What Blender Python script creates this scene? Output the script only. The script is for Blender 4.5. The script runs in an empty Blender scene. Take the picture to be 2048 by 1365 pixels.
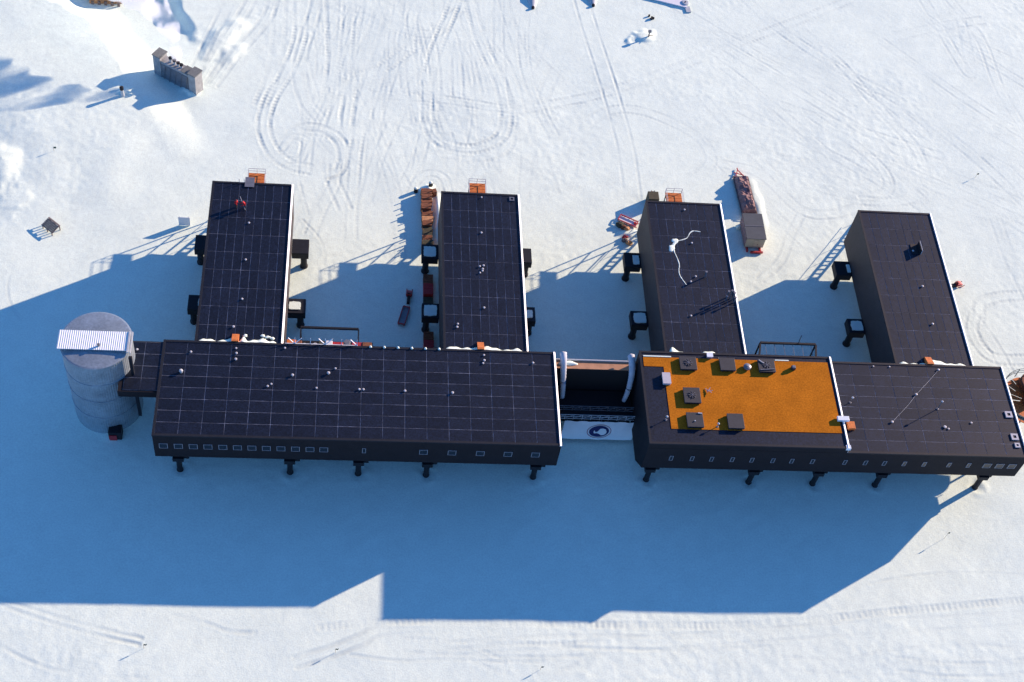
import bpy, bmesh, math, random
import numpy as np
from mathutils import Vector, Matrix, noise as mnoise

# ------------------------------------------------------------------ camera, sky, sun, exposure
scene = bpy.context.scene
COL = scene.collection
R = math.radians
cam_d = bpy.data.cameras.new('camera')
cam = bpy.data.objects.new('camera', cam_d)
COL.objects.link(cam)
cam_d.sensor_width = 36.0
cam_d.lens = 50.03
cam_d.clip_start = 1.0
cam_d.clip_end = 20000
_r = Vector((0.99284785, -0.04095677, 0.11214135))
_u = Vector((-0.03322058, 0.8074383, 0.58901595))
_f = Vector((0.11467141, 0.58852862, -0.80030277))
M = Matrix((_r, _u, -_f)).transposed().to_4x4()
M.translation = Vector((26.777, -108.609, 185.590))
cam.matrix_world = M
scene.camera = cam

SUN_EL = R(17.75)
SH_AZ = R(209.66)                       # direction in which the shadows fall
SX, SY = math.cos(SH_AZ), math.sin(SH_AZ)
world = bpy.data.worlds.new('World')
scene.world = world
world.use_nodes = True
wn = world.node_tree
sky = wn.nodes.new('ShaderNodeTexSky')
sky.sky_type = 'NISHITA'
sky.sun_disc = False
sky.sun_elevation = SUN_EL
sky.sun_rotation = math.atan2(-SX, -SY)
sky.altitude = 2800
sky.air_density = 1.0
sky.dust_density = 0.0
sky.ozone_density = 7.5
bg = wn.nodes['Background']
wn.links.new(sky.outputs[0], bg.inputs[0])
bg.inputs[1].default_value = 0.14
sun_d = bpy.data.lights.new('sun', 'SUN')
sun_d.energy = 5.0
sun_d.angle = R(0.5)
sun_d.color = (1.0, 0.735, 0.57)
sun = bpy.data.objects.new('sun', sun_d)
COL.objects.link(sun)
sun.location = (150, 100, 120)
sun.rotation_euler = Vector((SX * math.cos(SUN_EL), SY * math.cos(SUN_EL), -math.sin(SUN_EL))).to_track_quat('-Z', 'Y').to_euler()
scene.view_settings.view_transform = 'Standard'
scene.view_settings.look = 'None'
scene.view_settings.gamma = 1.0
scene.view_settings.exposure = 0.90
scene.cycles.volume_bounces = 6
scene.cycles.max_bounces = 10
rng = random.Random(7)

# ------------------------------------------------------------------ materials
MATS = {}
def mat(name, col, rough=0.7, metal=0.0, var=0.0, scale=3.0, bump=0.0, bscale=20.0, col2=None, spec=0.5, grain=0.0, gscale=9.0):
    m = bpy.data.materials.new(name)
    m.use_nodes = True
    nt = m.node_tree
    p = nt.nodes['Principled BSDF']
    p.inputs['Base Color'].default_value = (*col, 1)
    p.inputs['Roughness'].default_value = rough
    p.inputs['Metallic'].default_value = metal
    p.inputs['Specular IOR Level'].default_value = spec
    tc = nt.nodes.new('ShaderNodeNewGeometry')
    src = None
    if var > 0 or col2:
        n = nt.nodes.new('ShaderNodeTexNoise')
        n.inputs['Scale'].default_value = scale
        n.inputs['Detail'].default_value = 6
        n.inputs['Roughness'].default_value = 0.65
        nt.links.new(tc.outputs['Position'], n.inputs['Vector'])
        r = nt.nodes.new('ShaderNodeValToRGB')
        a = tuple(c * (1 - var) for c in col)
        b = tuple(min(1, c * (1 + var)) for c in (col2 or col))
        r.color_ramp.elements[0].color = (*a, 1)
        r.color_ramp.elements[1].color = (*b, 1)
        r.color_ramp.elements[0].position = 0.3
        r.color_ramp.elements[1].position = 0.72
        nt.links.new(n.outputs['Fac'], r.inputs['Fac'])
        src = r.outputs['Color']
    if grain > 0:
        n = nt.nodes.new('ShaderNodeTexNoise')
        n.inputs['Scale'].default_value = gscale
        n.inputs['Detail'].default_value = 2
        nt.links.new(tc.outputs['Position'], n.inputs['Vector'])
        mr = nt.nodes.new('ShaderNodeMapRange')
        mr.inputs['From Min'].default_value = 0.3
        mr.inputs['From Max'].default_value = 0.7
        mr.inputs['To Min'].default_value = 1 - grain
        mr.inputs['To Max'].default_value = 1 + grain
        nt.links.new(n.outputs['Fac'], mr.inputs['Value'])
        mx = nt.nodes.new('ShaderNodeVectorMath')
        mx.operation = 'SCALE'
        if src is not None:
            nt.links.new(src, mx.inputs[0])
        else:
            mx.inputs[0].default_value = col
        nt.links.new(mr.outputs['Result'], mx.inputs['Scale'])
        src = mx.outputs[0]
    if src is not None:
        nt.links.new(src, p.inputs['Base Color'])
    if bump > 0:
        n = nt.nodes.new('ShaderNodeTexNoise')
        n.inputs['Scale'].default_value = bscale
        n.inputs['Detail'].default_value = 5
        nt.links.new(tc.outputs['Position'], n.inputs['Vector'])
        b = nt.nodes.new('ShaderNodeBump')
        b.inputs['Strength'].default_value = 1.0
        b.inputs['Distance'].default_value = bump
        nt.links.new(n.outputs['Fac'], b.inputs['Height'])
        nt.links.new(b.outputs['Normal'], p.inputs['Normal'])
    MATS[name] = m
    return m

m_ = mat('snow', (0.77, 0.91, 0.785), 0.8, var=0.04, scale=0.3, bump=0.022, bscale=5.0, spec=0.1, grain=0.07, gscale=4.0)
def packed_tint(m):
    # driven-over snow is greyer and denser: follows the track mask stored on the mesh
    nt = m.node_tree
    p = nt.nodes['Principled BSDF']
    src = p.inputs['Base Color'].links[0].from_socket
    at = nt.nodes.new('ShaderNodeAttribute')
    at.attribute_name = 'packed'
    mx = nt.nodes.new('ShaderNodeMix')
    mx.data_type = 'RGBA'
    [q for q in mx.inputs if q.name == 'B' and q.type == 'RGBA'][0].default_value = (0.56, 0.67, 0.61, 1)
    nt.links.new(at.outputs['Fac'], mx.inputs[0])
    nt.links.new(src, [q for q in mx.inputs if q.name == 'A' and q.type == 'RGBA'][0])
    nt.links.new([q for q in mx.outputs if q.type == 'RGBA'][0], p.inputs['Base Color'])
packed_tint(m_)
mat('packed_snow', (0.78, 0.91, 0.80), 0.8, var=0.03, scale=1.2, bump=0.03, bscale=7.0, spec=0.2)
mat('roof_panel', (0.006, 0.010, 0.022), 0.5, var=0.3, scale=1.0, grain=0.7, gscale=5.0, spec=0.30)
def panel_variation(m):
    # every panel has weathered a little differently
    nt = m.node_tree
    p = nt.nodes['Principled BSDF']
    src = p.inputs['Base Color'].links[0].from_socket
    oi = nt.nodes.new('ShaderNodeObjectInfo')
    mr = nt.nodes.new('ShaderNodeMapRange')
    mr.inputs['To Min'].default_value = 0.82
    mr.inputs['To Max'].default_value = 1.22
    nt.links.new(oi.outputs['Random'], mr.inputs['Value'])
    sc = nt.nodes.new('ShaderNodeVectorMath')
    sc.operation = 'SCALE'
    nt.links.new(src, sc.inputs[0])
    nt.links.new(mr.outputs['Result'], sc.inputs['Scale'])
    nt.links.new(sc.outputs[0], p.inputs['Base Color'])
    m2 = nt.nodes.new('ShaderNodeMapRange')
    m2.inputs['To Min'].default_value = 0.485
    m2.inputs['To Max'].default_value = 0.515
    nt.links.new(oi.outputs['Random'], m2.inputs['Value'])
    nt.links.new(m2.outputs['Result'], p.inputs['Roughness'])
panel_variation(MATS['roof_panel'])
MATS['roof_panel'].node_tree.nodes['Principled BSDF'].inputs['Specular Tint'].default_value = (0.80, 0.88, 1.0, 1)
mat('roof_seam', (0.18, 0.20, 0.245), 0.7, var=0.75, scale=0.35, grain=0.5, gscale=1.5)
mat('wall_clad', (0.018, 0.017, 0.020), 0.7, spec=0.12, var=0.15, scale=0.6, grain=0.2, gscale=6.0)
mat('wall_clad_snowlit', (0.048, 0.044, 0.045), 0.65, spec=0.25, var=0.15, scale=0.6, grain=0.3, gscale=5.0)  # same cladding as the blocks, lightened for light bounced off sunlit snow
mat('dark_trim', (0.014, 0.017, 0.024), 0.6, spec=0.25, var=0.2, scale=2.0)
mat('white_flashing', (0.76, 0.84, 0.88), 0.4, var=0.05, scale=1.0)
mat('window_frame', (0.24, 0.25, 0.28), 0.5, var=0.1)
mat('window_glass', (0.012, 0.014, 0.020), 0.12)
mat('dark_steel', (0.014, 0.015, 0.019), 0.6, spec=0.25, var=0.25, scale=2.0)
mat('grey_steel', (0.20, 0.21, 0.23), 0.45, 0.4, var=0.2, scale=2.0)
mat('pale_steel', (0.46, 0.50, 0.52), 0.45, var=0.1, scale=2.0)
mat('corrugated', (0.32, 0.39, 0.43), 0.45, 0.5, var=0.18, scale=0.45, grain=0.12, gscale=3.0)
mat('sunlit_corrugated', (0.80, 0.88, 0.88), 0.45, var=0.04, scale=1.0)  # silo metal with the sun's highlight put into its base colour
mat('orange_deck', (0.46, 0.158, 0.012), 0.9, spec=0.04, var=0.16, scale=0.28, grain=0.2, gscale=4.0)
mat('orange_grate', (0.55, 0.16, 0.03), 0.7, var=0.3, scale=2.5)
mat('peach_deck', (0.46, 0.25, 0.14), 0.8, var=0.2, scale=0.8)
mat('unit_case', (0.022, 0.026, 0.034), 0.6, var=0.2, scale=1.5, grain=0.25)
mat('black_void', (0.012, 0.011, 0.013), 0.8, var=0.2)
mat('vent_metal', (0.50, 0.51, 0.52), 0.4, var=0.1)
mat('light_box', (0.50, 0.50, 0.53), 0.5, var=0.08)
mat('bellows', (0.50, 0.54, 0.58), 0.8, var=0.12, scale=1.0)
mat('banner_white', (0.72, 0.75, 0.78), 0.8, var=0.06, scale=0.7)
mat('emblem_navy', (0.008, 0.012, 0.10), 0.7)
mat('emblem_red', (0.30, 0.05, 0.09), 0.7)
mat('brown_crate', (0.20, 0.075, 0.035), 0.85, var=0.35, scale=2.0)
mat('tan_crate', (0.50, 0.27, 0.13), 0.85, var=0.3, scale=2.0)
mat('olive_crate', (0.060, 0.060, 0.035), 0.85, var=0.3, scale=2.0)
mat('grey_wood', (0.17, 0.135, 0.125), 0.85, var=0.35, scale=2.0)
mat('red_paint', (0.42, 0.025, 0.03), 0.5, var=0.2, scale=3.0)
mat('beige_wall', (0.46, 0.40, 0.30), 0.7, var=0.1, scale=2.0)
mat('container_roof', (0.050, 0.068, 0.085), 0.7, var=0.2, scale=1.0)
mat('cargo_cover', (0.26, 0.16, 0.155), 0.85, var=0.45, scale=1.6, bump=0.05, bscale=3.0)
mat('exhaust_brick', (0.30, 0.32, 0.32), 0.85, var=0.3, scale=1.2)
mat('exhaust_cap', (0.16, 0.18, 0.17), 0.8, var=0.2)
mat('parka_red', (0.50, 0.012, 0.02), 0.8, var=0.1)
mat('trouser_dark', (0.025, 0.022, 0.026), 0.85)
mat('skin', (0.45, 0.25, 0.18), 0.6)
mat('hair', (0.03, 0.02, 0.015), 0.7)
mat('flag_cloth', (0.02, 0.09, 0.09), 0.8)
mat('bamboo', (0.30, 0.22, 0.10), 0.7)
mat('sled_grey', (0.45, 0.50, 0.52), 0.5, var=0.15, scale=1.0)
mat('rubber', (0.015, 0.015, 0.017), 0.8)
mat('green_steel', (0.10, 0.14, 0.13), 0.5, var=0.2)
mat('yellow_paint', (0.55, 0.33, 0.05), 0.6, var=0.1)

# ------------------------------------------------------------------ helpers
def base_of(p):
    return Vector(p['_base']) if p is not None and '_base' in p else Vector((0, 0, 0))

def thing(name, label, cat, loc, group=None):
    o = bpy.data.objects.new(name, None)
    COL.objects.link(o)
    o.location = loc
    o.empty_display_size = 0.5
    BASES[o.name] = Vector(loc)
    o['label'] = label
    o['category'] = cat
    if group:
        o['group'] = group
    return o
BASES = {}

def mesh_from(bm, name, off, smooth=False):
    bmesh.ops.recalc_face_normals(bm, faces=bm.faces[:])
    me = bpy.data.meshes.new(name)
    for v in bm.verts:
        v.co -= off
    bm.to_mesh(me)
    bm.free()
    if smooth:
        for p in me.polygons:
            p.use_smooth = True
    return me

def obj(name, bm, m, parent=None, smooth=False, kind=None, label=None):
    """link a bmesh given in world metres as ONE object"""
    off = BASES[parent.name] if parent is not None else Vector((0, 0, 0))
    me = mesh_from(bm, name, off, smooth)
    for mm in (m if isinstance(m, (list, tuple)) else [m]):
        me.materials.append(MATS[mm])
    o = bpy.data.objects.new(name, me)
    COL.objects.link(o)
    BASES[o.name] = off
    if parent is not None:
        o.parent = parent
    if kind:
        o['kind'] = kind
    if label:
        o['label'] = label
    return o

def solo(name, bm, m, label, cat, loc, group=None, smooth=False):
    """a thing that is one mesh"""
    me = mesh_from(bm, name, Vector(loc), smooth)
    me.materials.append(MATS[m])
    o = bpy.data.objects.new(name, me)
    COL.objects.link(o)
    o.location = loc
    BASES[o.name] = Vector(loc)
    o['label'] = label
    o['category'] = cat
    if group:
        o['group'] = group
    return o

def B():
    return bmesh.new()

def box(bm, x0, x1, y0, y1, z0, z1, rot=0.0, cx=None, cy=None):
    cx = (x0 + x1) / 2 if cx is None else cx
    cy = (y0 + y1) / 2 if cy is None else cy
    c, s = math.cos(rot), math.sin(rot)
    vs = []
    for z in (z0, z1):
        for x, y in ((x0, y0), (x1, y0), (x1, y1), (x0, y1)):
            dx, dy = x - cx, y - cy
            vs.append(bm.verts.new((cx + dx * c - dy * s, cy + dx * s + dy * c, z)))
    for f in ((0, 3, 2, 1), (4, 5, 6, 7), (0, 1, 5, 4), (1, 2, 6, 5), (2, 3, 7, 6), (3, 0, 4, 7)):
        bm.faces.new([vs[i] for i in f])
    return bm

def beam(bm, a, b, w, h=None):
    """a rectangular bar between two points"""
    a, b = Vector(a), Vector(b)
    h = h or w
    d = (b - a).normalized()
    up = Vector((0, 0, 1)) if abs(d.z) < 0.95 else Vector((0, 1, 0))
    s = d.cross(up).normalized()
    t = s.cross(d).normalized()
    vs = []
    for p in (a, b):
        for i, j in ((-1, -1), (1, -1), (1, 1), (-1, 1)):
            vs.append(bm.verts.new(p + s * (i * w / 2) + t * (j * h / 2)))
    for f in ((0, 3, 2, 1), (4, 5, 6, 7), (0, 1, 5, 4), (1, 2, 6, 5), (2, 3, 7, 6), (3, 0, 4, 7)):
        bm.faces.new([vs[i] for i in f])
    return bm

def tube(bm, pts, rad, seg=8, cap=True):
    pts = [Vector(p) for p in pts]
    n = len(pts)
    rad = list(rad) if hasattr(rad, '__len__') else [rad] * n
    rings = []
    for i, p in enumerate(pts):
        d = (pts[min(i + 1, n - 1)] - pts[max(i - 1, 0)]).normalized()
        up = Vector((0, 0, 1)) if abs(d.z) < 0.9 else Vector((0, 1, 0))
        s = d.cross(up).normalized()
        t = s.cross(d).normalized()
        rings.append([bm.verts.new(p + (s * math.cos(a) + t * math.sin(a)) * rad[i])
                      for a in (2 * math.pi * k / seg for k in range(seg))])
    for i in range(n - 1):
        for k in range(seg):
            bm.faces.new((rings[i][k], rings[i][(k + 1) % seg], rings[i + 1][(k + 1) % seg], rings[i + 1][k]))
    if cap:
        bm.faces.new(rings[0][::-1])
        bm.faces.new(rings[-1])
    return bm

def lathe(bm, x, y, prof, seg=16, sq=1.0):
    """prof: (radius, z) from bottom to top"""
    rings = []
    for r_, z in prof:
        rings.append([bm.verts.new((x + r_ * math.cos(2 * math.pi * k / seg), y + sq * r_ * math.sin(2 * math.pi * k / seg), z)) for k in range(seg)])
    for i in range(len(prof) - 1):
        for k in range(seg):
            bm.faces.new((rings[i][k], rings[i][(k + 1) % seg], rings[i + 1][(k + 1) % seg], rings[i + 1][k]))
    bm.faces.new(rings[0][::-1])
    bm.faces.new(rings[-1])
    return bm

def prism(bm, poly, z0, z1):
    a = [bm.verts.new((x, y, z0)) for x, y in poly]
    b = [bm.verts.new((x, y, z1)) for x, y in poly]
    n = len(poly)
    bm.faces.new(a[::-1])
    bm.faces.new(b)
    for i in range(n):
        bm.faces.new((a[i], a[(i + 1) % n], b[(i + 1) % n], b[i]))
    return bm

def extrude_x(bm, prof, x0, x1):
    """prof in (y, z)"""
    a = [bm.verts.new((x0, y, z)) for y, z in prof]
    b = [bm.verts.new((x1, y, z)) for y, z in prof]
    n = len(prof)
    bm.faces.new(a)
    bm.faces.new(b[::-1])
    for i in range(n):
        bm.faces.new((a[i], b[i], b[(i + 1) % n], a[(i + 1) % n]))
    return bm

def extrude_y(bm, prof, y0, y1):
    """prof in (x, z)"""
    a = [bm.verts.new((x, y0, z)) for x, z in prof]
    b = [bm.verts.new((x, y1, z)) for x, z in prof]
    n = len(prof)
    bm.faces.new(a)
    bm.faces.new(b[::-1])
    for i in range(n):
        bm.faces.new((a[i], b[i], b[(i + 1) % n], a[(i + 1) % n]))
    return bm

def bevel(bm, w=0.04, seg=1):
    bmesh.ops.bevel(bm, geom=bm.edges[:], offset=w, segments=seg, affect='EDGES', profile=0.5)
    return bm

# ------------------------------------------------------------------ snow surface (one sheet to the horizon)
TRACKS = [
    (2.2, 0.7, 0.11, 1, [(15.1, 110.8), (15.9, 98.0), (14.1, 88.3), (11.7, 81.6), (10.6, 75.8), (11.0, 71.5), (12.8, 67.3), (15.7, 64.5), (19.2, 63.6)]),
    (0, 0.8, 0.08, 1, [(20.2, 109.8), (21.3, 92.9), (20.8, 81.0), (21.3, 74.7)]),
    (2.2, 0.6, 0.06, 1, [(25.0, 110.2), (24.5, 91.9), (22.8, 74.8), (22.7, 63.8), (25.6, 54.7)]),
    (2.2, 0.6, 0.06, 0, [(19.2, 109.7), (16.2, 91.2), (17.6, 80.8), (20.5, 75.9)]),
    (2.0, 0.7, 0.1, 1, [(48.0, 112.3), (50.6, 98.1), (53.6, 87.4), (54.4, 79.6), (53.1, 73.8), (48.9, 70.6), (44.4, 70.7), (41.2, 72.9), (39.9, 77.9), (39.7, 85.0), (41.2, 94.6), (44.4, 106.1), (46.0, 112.1)]),
    (1.6, 0.7, 0.12, 0, [(14.3, 66.2), (14.7, 70.5), (17.1, 73.4), (20.6, 73.6), (23.5, 71.7), (24.8, 68.1), (24.3, 63.9), (22.3, 62.4)]),
    (1.4, 0.5, 0.1, 0, [(13.8, 68.0), (15.8, 71.2), (18.1, 70.1), (17.4, 66.1), (15.3, 65.5)]),
    (3.0, 0.45, 0.1, 0, [(70.6, 114.4), (71.9, 104.2), (73.2, 95.8), (74.6, 86.3), (76.1, 73.4), (76.3, 67.2), (76.3, 60.0)]),
    (1.9, 0.55, 0.05, 1, [(55.1, 79.9), (63.7, 83.1), (72.5, 86.2), (81.6, 90.9), (91.1, 96.5), (101.9, 103.1), (115.5, 110.9), (127.3, 118.1)]),
    (1.9, 0.5, 0.045, 1, [(29.4, 82.9), (42.2, 82.6), (55.2, 80.9), (62.7, 82.1)]),
    (2.2, 0.6, 0.045, 1, [(103.9, 117.5), (110.8, 107.5), (121.3, 96.8), (131.8, 88.6), (142.2, 76.6), (151.3, 62.0)]),
    (2.0, 0.6, 0.05, 1, [(115.0, 107.9), (121.5, 98.3), (127.3, 86.2), (131.9, 77.2), (132.7, 69.6), (130.6, 64.4), (125.4, 62.3), (118.7, 62.2)]),
    (2.0, 0.5, 0.04, 1, [(113.0, 83.8), (121.2, 75.2), (124.9, 69.1), (124.0, 64.6), (118.9, 63.1), (112.5, 64.6)]),
    (2.0, 0.5, 0.04, 0, [(148.5, 121.6), (152.9, 108.1), (153.5, 93.7), (156.2, 80.2)]),
    (2.2, 0.5, 0.04, 0, [(134.7, 107.4), (145.1, 111.2), (154.9, 114.1)]),
    (2.0, 0.5, 0.04, 0, [(143.0, 121.1), (146.4, 103.2), (148.2, 97.5), (149.1, 103.4), (150.0, 113.9)]),
    (2.0, 0.6, 0.05, 1, [(131.8, 29.3), (134.7, 35.8), (136.0, 39.1), (140.1, 40.9), (145.8, 41.5)]),
    (2.0, 0.6, 0.06, 1, [(135.9, 39.6), (133.3, 34.6), (133.4, 30.4), (135.8, 27.5), (142.0, 27.4)]),
    (1.0, 0.5, 0.1, 0, [(-20.2, -19.2), (-15.3, -21.0), (-9.7, -22.8), (-4.8, -24.1), (-0.0, -25.2)]),
    (0, 0.5, 0.09, 0, [(-19.2, -25.5), (-15.5, -27.6), (-10.7, -29.4), (-4.7, -30.2), (1.2, -30.4)]),
    (0, 1.1, 0.07, 1, [(24.3, -22.9), (32.6, -21.9), (42.5, -21.7), (53.2, -21.8), (64.0, -22.0), (75.0, -22.0), (86.1, -21.7), (97.5, -20.7), (109.2, -19.3), (130.0, -17.2)]),
    (0, 0.6, 0.06, 0, [(4.3, -21.2), (9.2, -22.6), (12.0, -23.6), (15.4, -23.7)]),
    (1.6, 0.6, 0.08, 0, [(21.1, -28.1), (25.8, -26.5), (29.9, -24.7), (32.6, -23.3), (39.6, -22.7)]),
    (0, 0.4, 0.04, 0, [(28.5, -26.9), (35.4, -27.7), (42.4, -27.5), (50.1, -27.8)]),
    (0, 0.3, 0.04, 0, [(105.5, -14.9), (110.4, -13.8), (117.7, -12.9), (124.8, -12.8), (131.1, -13.0)]),
    (2, 0.4, 0.03, 0, [(67.4, -25.0), (82.1, -23.8), (101.0, -22.2), (129.3, -20.1)]),
    (0, 0.5, 0.04, 0, [(42.4, -26.0), (53.0, -25.2), (70.9, -25.8), (93.1, -24.8)]),
    (1.5, 0.5, 0.07, 0, [(37.6, 61.8), (38.9, 63.4), (41.0, 64.0), (42.7, 62.7), (43.3, 59.8)]),
    (0, 0.3, 0.05, 0, [(-24.4, 28.8), (-26.3, 31.7), (-27.4, 35.7), (-27.1, 40.8)]),
    (2.0, 0.5, 0.05, 1, [(19.9, 48.7), (21.3, 54.4), (23.3, 60.3), (23.5, 65.0)]),
    (0, 0.3, 0.05, 0, [(18.5, 52.0), (21.6, 47.7), (22.6, 43.4), (22.0, 38.0)]),
    (2.0, 0.5, 0.04, 0, [(29.7, 63.1), (30.4, 75.3), (33.9, 92.6), (38.6, 111.5)]),
    (2.0, 0.5, 0.045, 1, [(26.6, 48.0), (26.7, 59.3), (27.7, 73.9), (32.9, 95.3), (34.7, 111.1)]),
    (2.0, 0.5, 0.04, 0, [(30.8, 110.7), (33.8, 102.3), (40.5, 100.1), (44.4, 104.7)]),
    (1.5, 0.5, 0.05, 0, [(106.8, 58.2), (104.1, 53.3), (101.4, 47.4), (97.1, 42.8)]),
    (2.0, 0.5, 0.04, 0, [(94.5, 69.6), (100.8, 67.5), (107.0, 59.4), (112.4, 58.5), (118.4, 60.7)]),
    (2.0, 0.5, 0.035, 1, [(65.5, 66.5), (67.9, 75.4), (72.1, 80.9), (77.9, 82.6), (84.4, 80.4), (90.5, 75.7), (91.8, 70.7), (89.4, 66.8)]),
    (2.2, 0.5, 0.04, 0, [(127.1, 44.2), (132.9, 37.9), (136.3, 29.4), (138.1, 19.3)]),
    (2.2, 0.5, 0.04, 0, [(143.8, 59.1), (144.2, 49.6), (145.5, 40.6)]),
    (1.8, 0.7, 0.09, 0, [(-1.4, 83.8), (1.5, 92.7), (5.3, 104.1), (6.4, 108.5)]),
    (1.8, 0.7, 0.08, 0, [(0.9, 83.4), (4.3, 91.6), (9.2, 101.6), (10.6, 108.9)]),
    (1.8, 0.6, 0.07, 0, [(-2.9, 85.7), (-0.6, 95.2), (1.9, 105.2)]),
    (2.2, 0.8, 0.05, 1, [(11.6, 109.0), (11.9, 96.3), (11.4, 86.8), (9.7, 78.9)]),
    (2.2, 0.8, 0.05, 1, [(26.9, 110.4), (25.4, 96.0), (25.6, 85.3), (25.0, 73.7)]),
    (2.2, 0.8, 0.05, 0, [(31.8, 110.8), (29.1, 96.3), (25.7, 81.4), (25.2, 68.8)]),
    (2.2, 0.7, 0.05, 1, [(42.4, 101.7), (37.6, 97.0), (31.1, 89.7), (24.7, 86.5)]),
    (2.0, 0.7, 0.06, 1, [(16.4, 68.2), (18.0, 72.0), (21.5, 72.8), (24.2, 70.6), (25.3, 66.4)]),
    (2.2, 0.7, 0.05, 1, [(40.3, 71.0), (43.9, 68.8), (49.3, 68.5), (53.9, 71.3), (55.1, 78.4)]),
    (2.2, 0.6, 0.04, 0, [(37.6, 87.5), (31.4, 69.2), (28.9, 57.1)]),
]


def axis_coords(a, b, step, far):
    inner = np.arange(a, b + step / 2, step)
    out, d, x = [], step, 0.0
    while x < far:
        d *= 1.35
        x += d
        out.append(x)
    out = np.array(out)
    return np.concatenate([a - out[::-1], inner, inner[-1] + out])

def value_noise(X, Y, scale, seed):
    """smooth periodic-free value noise on arrays"""
    rs = np.random.RandomState(seed)
    tab = rs.rand(256, 256) * 2 - 1
    x = X / scale + 40.3
    y = Y / scale + 71.7
    xi = np.floor(x).astype(np.int64)
    yi = np.floor(y).astype(np.int64)
    fx = x - xi
    fy = y - yi
    fx = fx * fx * (3 - 2 * fx)
    fy = fy * fy * (3 - 2 * fy)
    g = lambda i, j: tab[(xi + i) & 255, (yi + j) & 255]
    return (g(0, 0) * (1 - fx) + g(1, 0) * fx) * (1 - fy) + (g(0, 1) * (1 - fx) + g(1, 1) * fx) * fy

def sstep(a, b, v):
    t = np.clip((v - a) / (b - a), 0, 1)
    return t * t * (3 - 2 * t)

STEP = 0.21
X0, X1, Y0, Y1 = -52.0, 176.0, -42.0, 130.0
ax = axis_coords(X0, X1, STEP, 4000)
ay = axis_coords(Y0, Y1, STEP, 4000)
i0 = int(np.argmin(abs(ax - X0)))
j0 = int(np.argmin(abs(ay - Y0)))
GX, GY = np.meshgrid(ax, ay, indexing='ij')
inside = ((GX > X0) & (GX < X1) & (GY > Y0) & (GY < Y1))
soft = sstep(0, 8, np.minimum(np.minimum(GX - X0, X1 - GX), np.minimum(GY - Y0, Y1 - GY)))
Z = np.zeros_like(GX)
PACK = np.zeros_like(GX)
Z += soft * 0.10 * value_noise(GX, GY, 14.0, 1)
Z += soft * 0.028 * value_noise(GX, GY, 4.5, 2)
rx = GX * 0.82 + GY * 0.57                                       # wind-drawn ridges
ry = -GX * 0.57 + GY * 0.82
Z += soft * 0.019 * value_noise(rx / 3.2, ry, 1.1, 3)
Z += soft * 0.009 * value_noise(GX, GY, 0.5, 4)
rough = sstep(-0.15, 0.5, value_noise(GX, GY, 17.0, 5))
Z += soft * rough * 0.020 * value_noise(GX, GY, 0.8, 6)

def dist_line(px, py, qx, qy):
    dx, dy = qx - px, qy - py
    L = math.hypot(dx, dy)
    t = np.clip(((GX - px) * dx + (GY - py) * dy) / (L * L), 0, 1)
    return np.hypot(GX - px - t * dx, GY - py - t * dy), t

def mound(x, y, rx_, ry_, h, rot=0.0, rag=0.25, seed=9):
    c, s = math.cos(rot), math.sin(rot)
    u = ((GX - x) * c + (GY - y) * s) / rx_
    v = (-(GX - x) * s + (GY - y) * c) / ry_
    d = np.sqrt(u * u + v * v) + rag * value_noise(GX, GY, max(rx_, ry_) * 0.35, seed)
    return h * (1 - sstep(0.15, 1.0, d))

hs = (GX + 5) * 0.869 + (GY - 84) * 0.495                        # snow hill left of the exhaust building
ht = -(GX + 5) * 0.495 + (GY - 84) * 0.869
hill = (1 - sstep(-9.0, -1.2, hs + 0.5 * value_noise(GX, GY, 4.0, 40))) * sstep(-46, -26, hs) * sstep(-24, 1, ht + 1.6 * value_noise(GX, GY, 6.0, 41)) * (1 - sstep(16, 34, ht))
Z += soft * 1.35 * hill
# sunken ramp that runs up to the exhaust building
ox, oy, adx, ady = -6.5, 90.0, -0.5, 0.866
tt = (GX - ox) * adx + (GY - oy) * ady
ss = (GX - ox) * ady - (GY - oy) * adx
depth = 2.0 * sstep(0, 13, tt) * (1 - sstep(45, 80, tt)) * soft
left = -1.5 - 0.345 * tt + 0.5 * value_noise(GX, GY, 3.0, 11)
right = 3.8 + 0.08 * tt + 0.5 * value_noise(GX, GY, 2.5, 12)
prof = sstep(left - 2.5 - 0.1 * np.abs(tt), left, ss) * (1 - sstep(right, right + 2.6, ss))
Z -= depth * np.where(tt > 0, prof, 0)
# bank heaped to the right of the ramp, drifts and heaps
Z += mound(2.5, 97, 8.5, 3.2, 0.55, R(62), 0.3, 13)
Z += mound(4, 92, 4.0, 2.4, 0.3, 0.8, 0.2, 14)
Z += mound(-32.5, 61, 4.0, 6.0, .6, 0.3, 0.10, 15)
Z += mound(-29.5, 53.5, 4.5, 4.0, 0.15, 0.2, 0.3, 16)
Z += mound(41.6, 53.4, 1.1, 7.5, 1.3, 0.0, 0.30, 17)
Z += mound(39.5, 60.2, 1.6, 1.0, 0.6, 0.3, 0.4, 18)
Z += mound(82.6, 103.4, 3.0, 2.2, 0.5, 0.4, 0.22, 19)
Z += mound(79.6, 102.0, 1.8, 1.0, 0.3, 0.9, 0.25, 20)
Z += mound(-3.0, 81.4, 2.5, 1.2, 0.5, -0.4, 0.4, 21)
Z += mound(-13.9, 79.2, 1.6, 0.9, 0.4, 0.3, 0.4, 22)
Z += mound(75.2, 52.2, 2.6, 1.2, 0.35, 0.3, 0.4, 23)
Z += mound(99.3, 60.5, 1.2, 6.0, 0.25, 0.05, 0.35, 24)
Z += mound(-8.0, 12.6, 6.6, 6.3, 0.5, 0.0, 0.12, 25)
clod = (GX < -24) & (GY > 44) & (GY < 62)
Z += np.where(clod, 0.05, 0) * np.clip(value_noise(GX, GY, 0.7, 26), 0, 1) * (1 - sstep(-30, -24, GX)) * sstep(44, 50, GY)
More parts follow.
